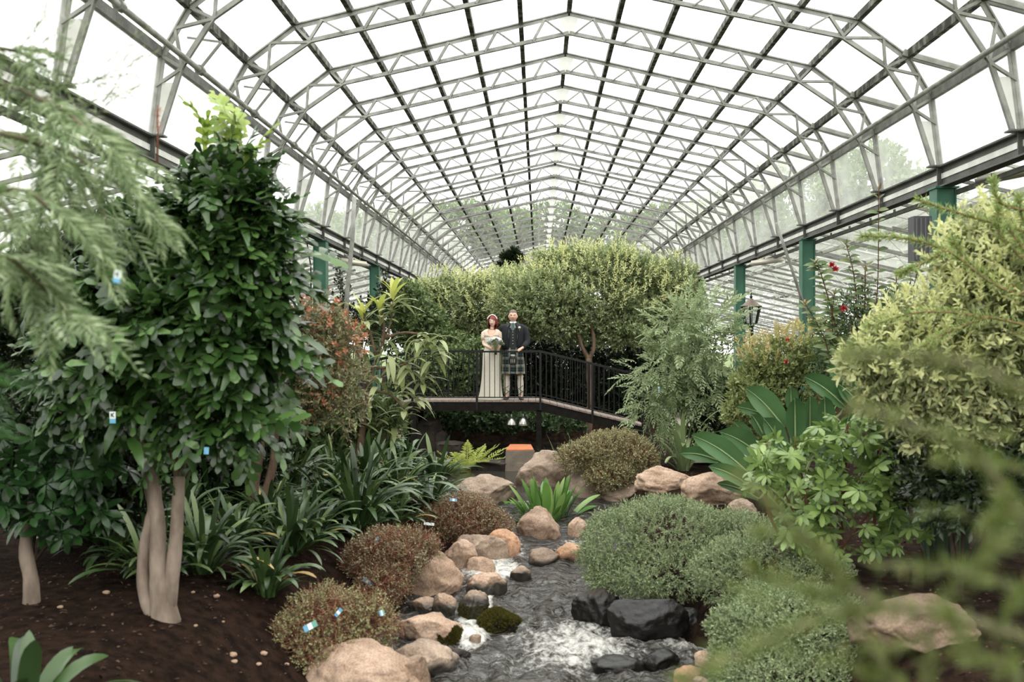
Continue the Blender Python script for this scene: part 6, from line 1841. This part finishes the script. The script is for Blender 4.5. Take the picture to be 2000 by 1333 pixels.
pmm = [palmate_mesh(.175, LM['palmate'], 7, .15 + .12 * i, i + 5) for i in range(3)]
pp = leafy('palmate_shrub', 'mid-green palmate-leaved shrub on thin red-brown stems in front of the paddle leaves', 'bush', (1600, 1100), [(1560, 960, 110, 110), (1660, 960, 110, 120), (1760, 970, 80, 100), (1550, 875, 60, 45), (1655, 850, 60, 45), (1640, 1050, 130, 60), (1740, 880, 60, 50), (1500, 930, 50, 70)], 9.6, pmm, 300, 71, 'twig_red', .012, out=.45, droopdir=.12, inner=.55, mx=296, under=.5, scale=(.6, 1.0))
for pts in ([(1560, 1110), (1500, 1000), (1499, 920), (1498, 868)], [(1640, 1110), (1648, 980), (1653, 890), (1656, 830)], [(1700, 1100), (1712, 960), (1715, 880)]):
    stem(pp, pts, 9.6, [3, 3, 2.5, 2][:len(pts)], M['twig_red'], 'stem', 6)

# red-stemmed shrub with whorled tips
rs_ = thing('red_stemmed_shrub', (W(1690, 800, 14).x, 14.0, terrain(W(1690, 800, 14).x, 14.0)), 'upright shrub with thin red stems, dark leaf pairs and small red flowers', 'bush')
rl = [big_leaf_mesh(.16, .065, d, .1, 5, mat=LM['mid']) for d in (.2, .45)]; rl2 = [big_leaf_mesh(.13, .035, .1, .1, 5, mat=LM['bronze'])]
for pts in ([(1690, 900), (1700, 700), (1714, 560), (1716, 370)], [(1660, 900), (1640, 680), (1605, 540), (1590, 512)], [(1680, 900), (1675, 640), (1668, 540), (1652, 475)], [(1700, 900), (1730, 700), (1772, 600), (1796, 515)], [(1650, 900), (1620, 700), (1600, 640), (1570, 590)], [(1700, 880), (1690, 640), (1690, 520)], [(1720, 880), (1750, 650), (1750, 530)], [(1670, 880), (1640, 760), (1625, 640), (1630, 570)]):
    P, r = pxpath(pts, 14.0 + RND.uniform(-.25, .25), [1.5, 1.3, 1.1, .8][:len(pts)]); P, r = smooth_path(P, r, 11)
    MB().tube([p - rs_.location for p in P], r, 6).build('stem', M['twig_red'], rs_, True)
    n = len(P)
    for i in range(n // 3, n):
        d = (P[i] - P[i - 1]).normalized()
        for s in (0, 1):
            a = i * 1.57 + s * math.pi + RND.uniform(-.3, .3)
            dd = Vector((math.cos(a), math.sin(a), .35 if i < n - 2 else .9))
            leaf_object(rs_, RND.choice(rl if i < n - 3 else rl2), P[i] - rs_.location - d * RND.uniform(0, .06), dd, Vector((-math.cos(a) * .3, RND.uniform(-1.6, -.5), .8)), RND.uniform(.75, 1.2))
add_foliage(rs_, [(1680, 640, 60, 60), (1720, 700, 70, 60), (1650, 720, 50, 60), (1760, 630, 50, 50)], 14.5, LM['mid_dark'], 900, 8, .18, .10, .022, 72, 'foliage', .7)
for px, py in ((1625, 517), (1632, 525), (1648, 603)): flower_ball(rs_, W(px, py, 13.8) - rs_.location, .06, LM['flower_red'])

# grey-yellow shrub at the right
vl = [big_leaf_mesh(.085, .034, .1, .12, 4, mat=LM['variegated'])]
vs_ = shrub('grey_leaved_shrub', 'big bushy shrub with small grey-green and cream leaves at the right', 'bush', (1880, 1050), [(1790, 720, 120, 80), (1900, 660, 120, 110), (1745, 690, 70, 40, -.1), (1960, 580, 100, 120), (1870, 800, 100, 70), (1980, 760, 100, 120), (1930, 500, 90, 80, .2), (1800, 640, 70, 50), (1830, 860, 60, 40), (1705, 715, 50, 24, -.2), (1770, 800, 60, 28, -.1)], 8.6, LM['variegated'],
      n=2600, k=11, slen=.19, L=.080, Wd=.031, tmpl=T_OVAL, seed=73, inner=.45, lump=.34, objs=295, leaf_meshes=vl, stem_mat='bark_dark', stem_r=.02, up=.3, stems=3)
add_foliage(vs_, [(1900, 870, 130, 100), (1960, 700, 100, 110), (1980, 920, 90, 110), (1840, 930, 80, 80), (1880, 950, 90, 60, -.9), (1970, 960, 70, 80, -.9)], 9.4, LM['dark'], 2000, 8, .2, .09, .04, 74, 'shade_fill_leaves', .9)  # dark fill: shade inside and below the shrub put into the leaf colour

add_foliage(vs_, [(1790, 712, 122, 82), (1900, 652, 122, 112), (1745, 684, 72, 42), (1960, 572, 102, 122), (1800, 632, 72, 52), (1930, 492, 92, 82)], 8.4, LM['hedge_lit_tip'], 330, 9, .17, .06, .026, 82, 'tip_leaves', .18, .7, under=.15, tmpl=T_OVAL, label='cream leaf tips, paler to carry the light on top')
# bottlebrush-like sprays
nb = thing('needle_leaved_shrub', (W(1990, 700, 8.0).x + .5, 8.0, terrain(W(1990, 700, 8.0).x + .5, 8.0)), 'light green needle-leaved shrub with long arching sprays at the upper right', 'bush')
pts_all, dirs = [], []
SPR = [[(2080, 600), (1950, 560), (1850, 490), (1760, 465), (1682, 462)], [(2080, 480), (1990, 450), (1900, 425), (1790, 390)], [(2080, 420), (1960, 400), (1940, 350)], [(2060, 650), (1930, 620), (1800, 610), (1690, 640)], [(2070, 560), (1960, 470), (1950, 400)], [(2080, 540), (2000, 430), (1990, 385)], [(1850, 490), (1790, 520), (1760, 535)], [(2080, 640), (1980, 560), (1900, 520), (1860, 470)], [(1930, 620), (1850, 650), (1780, 690)], [(2090, 600), (2010, 500), (1965, 440)]]
MB().tube([(0, 0, -.05), (.1, 0, 1.2), (.1, 0, 2.4)], [.05, .04, .02], 8).build('trunk', M['bark_brown'], nb, True)
for i, pts in enumerate(SPR):
    P, r = pxpath(pts, 7.9 + .15 * math.sin(i * 2), [3.2, 2.6, 2.2, 1.8, 1.2][:len(pts)]); P, r = smooth_path(P, r, 14)
    MB().tube([p - nb.location for p in P], r, 6).build('branch', M['twig_tan'], nb, True)
    for j in range(1, len(P)):
        for s in range(12):
            pts_all.append(P[j] + (P[j - 1] - P[j]) * RND.random() - nb.location); dirs.append((P[j] - P[j - 1]).normalized())
P = np.array([tuple(p) for p in pts_all]); D = unit(np.array([tuple(d) for d in dirs]) * .9 + unit(rng.normal(size=P.shape)) * .95)
v, f = leafcloud_arrays(P, D, rng.normal(size=P.shape),   .07 * rng.uniform(.6, 1.2, len(P)), .009, *T_DIAMOND)
tag(newobj('needles', mesh_from_arrays('needles', v, f), nb, mat=LM['needle']), kind='stuff')

# blurred twigs close to the viewer
fgp = thing('foreground_bush', (1.05, 1.25, terrain(1.05, 1.25)), 'blurred fresh green twiggy bush close to the viewer at the lower right', 'bush')
FG = [([(1440, 930), (1530, 1010), (1600, 1075), (1640, 1130), (1720, 1180), (1850, 1200), (2040, 1260)], 2.1, 8), ([(1660, 690), (1790, 695), (1900, 715), (2060, 790)], 1.75, 9), ([(1660, 790), (1800, 840), (1900, 880), (1960, 960), (2040, 1090)], 2.1, 8), ([(1720, 1105), (1880, 1120), (2040, 1170)], 2.2, 5), ([(1330, 1330), (1480, 1260), (1620, 1200), (1720, 1180)], 2.1, 5), ([(1830, 900), (1920, 900), (2030, 930)], 2.3, 4), ([(1640, 1130), (1680, 1230), (1750, 1340), (1780, 1400)], 2.1, 6), ([(1480, 1040), (1600, 1075), (1640, 1130)], 2.2, 4), ([(1960, 960), (1940, 1060), (1880, 1130)], 2.0, 5), ([(2040, 1010), (1940, 1080), (1830, 1200), (1810, 1360)], 2.2, 5), ([(1850, 1200), (1900, 1270), (2000, 1330)], 2.0, 5), ([(1470, 1110), (1560, 1150), (1650, 1170)], 2.2, 3)]
MB().tube([(.3, 0, -.05), (.28, 0, 1.0), (.2, .05, 1.9)], [.02, .016, .008], 8).build('trunk', M['twig_olive'], fgp, True)
pts_all, dirs = [], []
for i, (pts, yy, rw) in enumerate(FG):
    P, r = pxpath(pts, yy * .6, [rw * 1.05 * (.45 + .55 * j / (len(pts) - 1)) for j in range(len(pts))]); P, r = smooth_path(P, r, 10)
    MB().tube([p - fgp.location for p in P], r, 7).build('branch', M['twig_olive'], fgp, True)
    for j in range(1, len(P)):
        if RND.random() < .78:
            for s in range(8):
                pts_all.append(P[j] + (P[j - 1] - P[j]) * RND.random() - fgp.location); dirs.append((P[j - 1] - P[j]).normalized())
# leafy side tufts
for px, py, n in ((1560, 1150, 40), (1480, 1170, 40), (1700, 1200, 50), (1620, 1180, 40), (1900, 1120, 50), (1960, 1000, 40), (1980, 1180, 60), (1900, 1290, 60), (1760, 1260, 50), (1980, 1300, 60), (1520, 1260, 40), (1400, 1300, 40), (1950, 850, 30), (1850, 1000, 20), (1700, 1320, 50), (1620, 1290, 30)):
    c = W(px, py, 1.29) - fgp.location
    d = Vector((RND.uniform(-1, .3), RND.uniform(-.3, .3), RND.uniform(-.1, .5))).normalized()
    for s in range(int(n * .8)):
        pts_all.append(c + d * RND.uniform(-.035, .035)); dirs.append(d)
P = np.array([tuple(p) for p in pts_all]); D = unit(np.array([tuple(d) for d in dirs]) * .9 + unit(rng.normal(size=P.shape)) * .9)
v, f = leafcloud_arrays(P, D, rng.normal(size=P.shape), .024 * rng.uniform(.6, 1.2, len(P)), .0038, *T_DIAMOND)
tag(newobj('needles', mesh_from_arrays('needles', v, f), fgp, mat=LM['needle_fg']), kind='stuff')

# ------------------------------------------------------------------ plant tags
def tagmat(name, col): return plain(name, col, .5)
TW, TB, TG, TK = tagmat('tag_white', '#d3d8d6'), tagmat('tag_blue', '#5b95b4'), tagmat('tag_green', '#5c9484'), tagmat('tag_black', '#1a1c20')
TAGS = [(606, 1224, 34, 14, .5, 8.05, 'bw', 'blue, white and green plant tag lying on the nearest wiry shrub'), (661, 1197, 22, 9, .9, 8.3, 'bw', 'bluish plant tag half sunk in the nearest wiry shrub'), (746, 1198, 12, 12, .3, 8.5, 'wg', 'small white and green plant tag at the right of the nearest wiry shrub'), (718, 1137, 24, 9, -.6, 10.6, 'bw', 'slanting blue and white plant tag beside a brown fallen leaf'), (736, 1056, 14, 9, .7, 10.9, 'bw', 'white plant tag on top of the red-brown shrub by the square boulder'), (886, 977, 16, 6, -.1, 13.2, 'bw', 'pale plant tag on top of the farthest wiry shrub'), (838, 1024, 24, 6, -.1, 13.0, 'w', 'thin white plant tag at the left foot of the farthest wiry shrub'),
        (229, 541, 16, 28, -.2, 3.7, 'k', 'hanging tag lettered K, white above blue, at the tips of the feathery branches'), (220, 816, 14, 27, .02, 6.7, 'k', 'hanging tag lettered K beside the forked trunk'), (403, 881, 12, 16, 0, 7.5, 'b', 'small blue tag hanging low in the lobed crown'), (1287, 762, 5, 14, 0, 16.4, 'bw', 'pale blue tag hanging in the silver pinnate shrub'), (706, 692, 10, 11, .5, 11.4, 'w', 'small white tag among the orange young leaves')]
for (px, py, wp, hp, rot, y, kind, lab) in TAGS:
    p = W(px, py, y)
    r = thing('plant_tag', p, lab, 'plant tag')
    a, h = wp * .85 * y / F / 2, hp * .85 * y / F / 2
    c, s = math.cos(rot), math.sin(rot)
    lay = -.3 if kind != 'k' else 0
    def q4(x0, x1, z0, z1, yy=0, t=.002): return MB().plate([(x * c - z * s, yy + lay * (-z), x * s + z * c) for x, z in ((x0, z0), (x1, z0), (x1, z1), (x0, z1))], t)
    if kind == 'k':
        q4(-a, a, -h * .2, h).build('tag_face', TW, r); q4(-a, a, -h, -h * .2).build('tag_band', TB, r)
        q4(-a * .5, -a * .25, h * .1, h * .8, -.004).build('letter', TK, r)
        for z0, z1 in ((.45, .8), (.45, .1)):
            v0, v1 = Vector((-a * .3, 0, h * z0)), Vector((a * .55, 0, h * z1))
            R_ = lambda v: Vector((v.x * c - v.z * s, -.004, v.x * s + v.z * c))
            MB().bar(R_(v0), R_(v1), .002, a * .28, up=(0, 0, 1)).build('letter', TK, r)
        MB().tube([(0, 0, h), (0, .01, h * 1.5), (0, .03, h * 2.4)], .0015, 4).build('tie', TK, r)
    elif kind in ('w', 'b'):
        q4(-a, a, -h, h).build('tag_face', TW if kind == 'w' else TB, r)
    else:
        q4(-a, -a * .35, -h, h).build('tag_band', TB, r); q4(-a * .35, a * .3, -h, h).build('tag_face', TW, r); q4(a * .3, a, -h, h).build('tag_band', TG if kind == 'wg' or py > 1200 else TB, r)
g = G(694, 1141); lf = newobj('fallen_leaf', big_leaf_mesh(.12, .045, .1, .3, mat=leafmat('dry_leaf', ['#a5745c', '#b98a70'], .7, .1)), None, (g.x, g.y, g.z + .02)); tag(lf, 'dry pinkish-brown leaf lying on the soil beside the slanting tag', 'leaf')
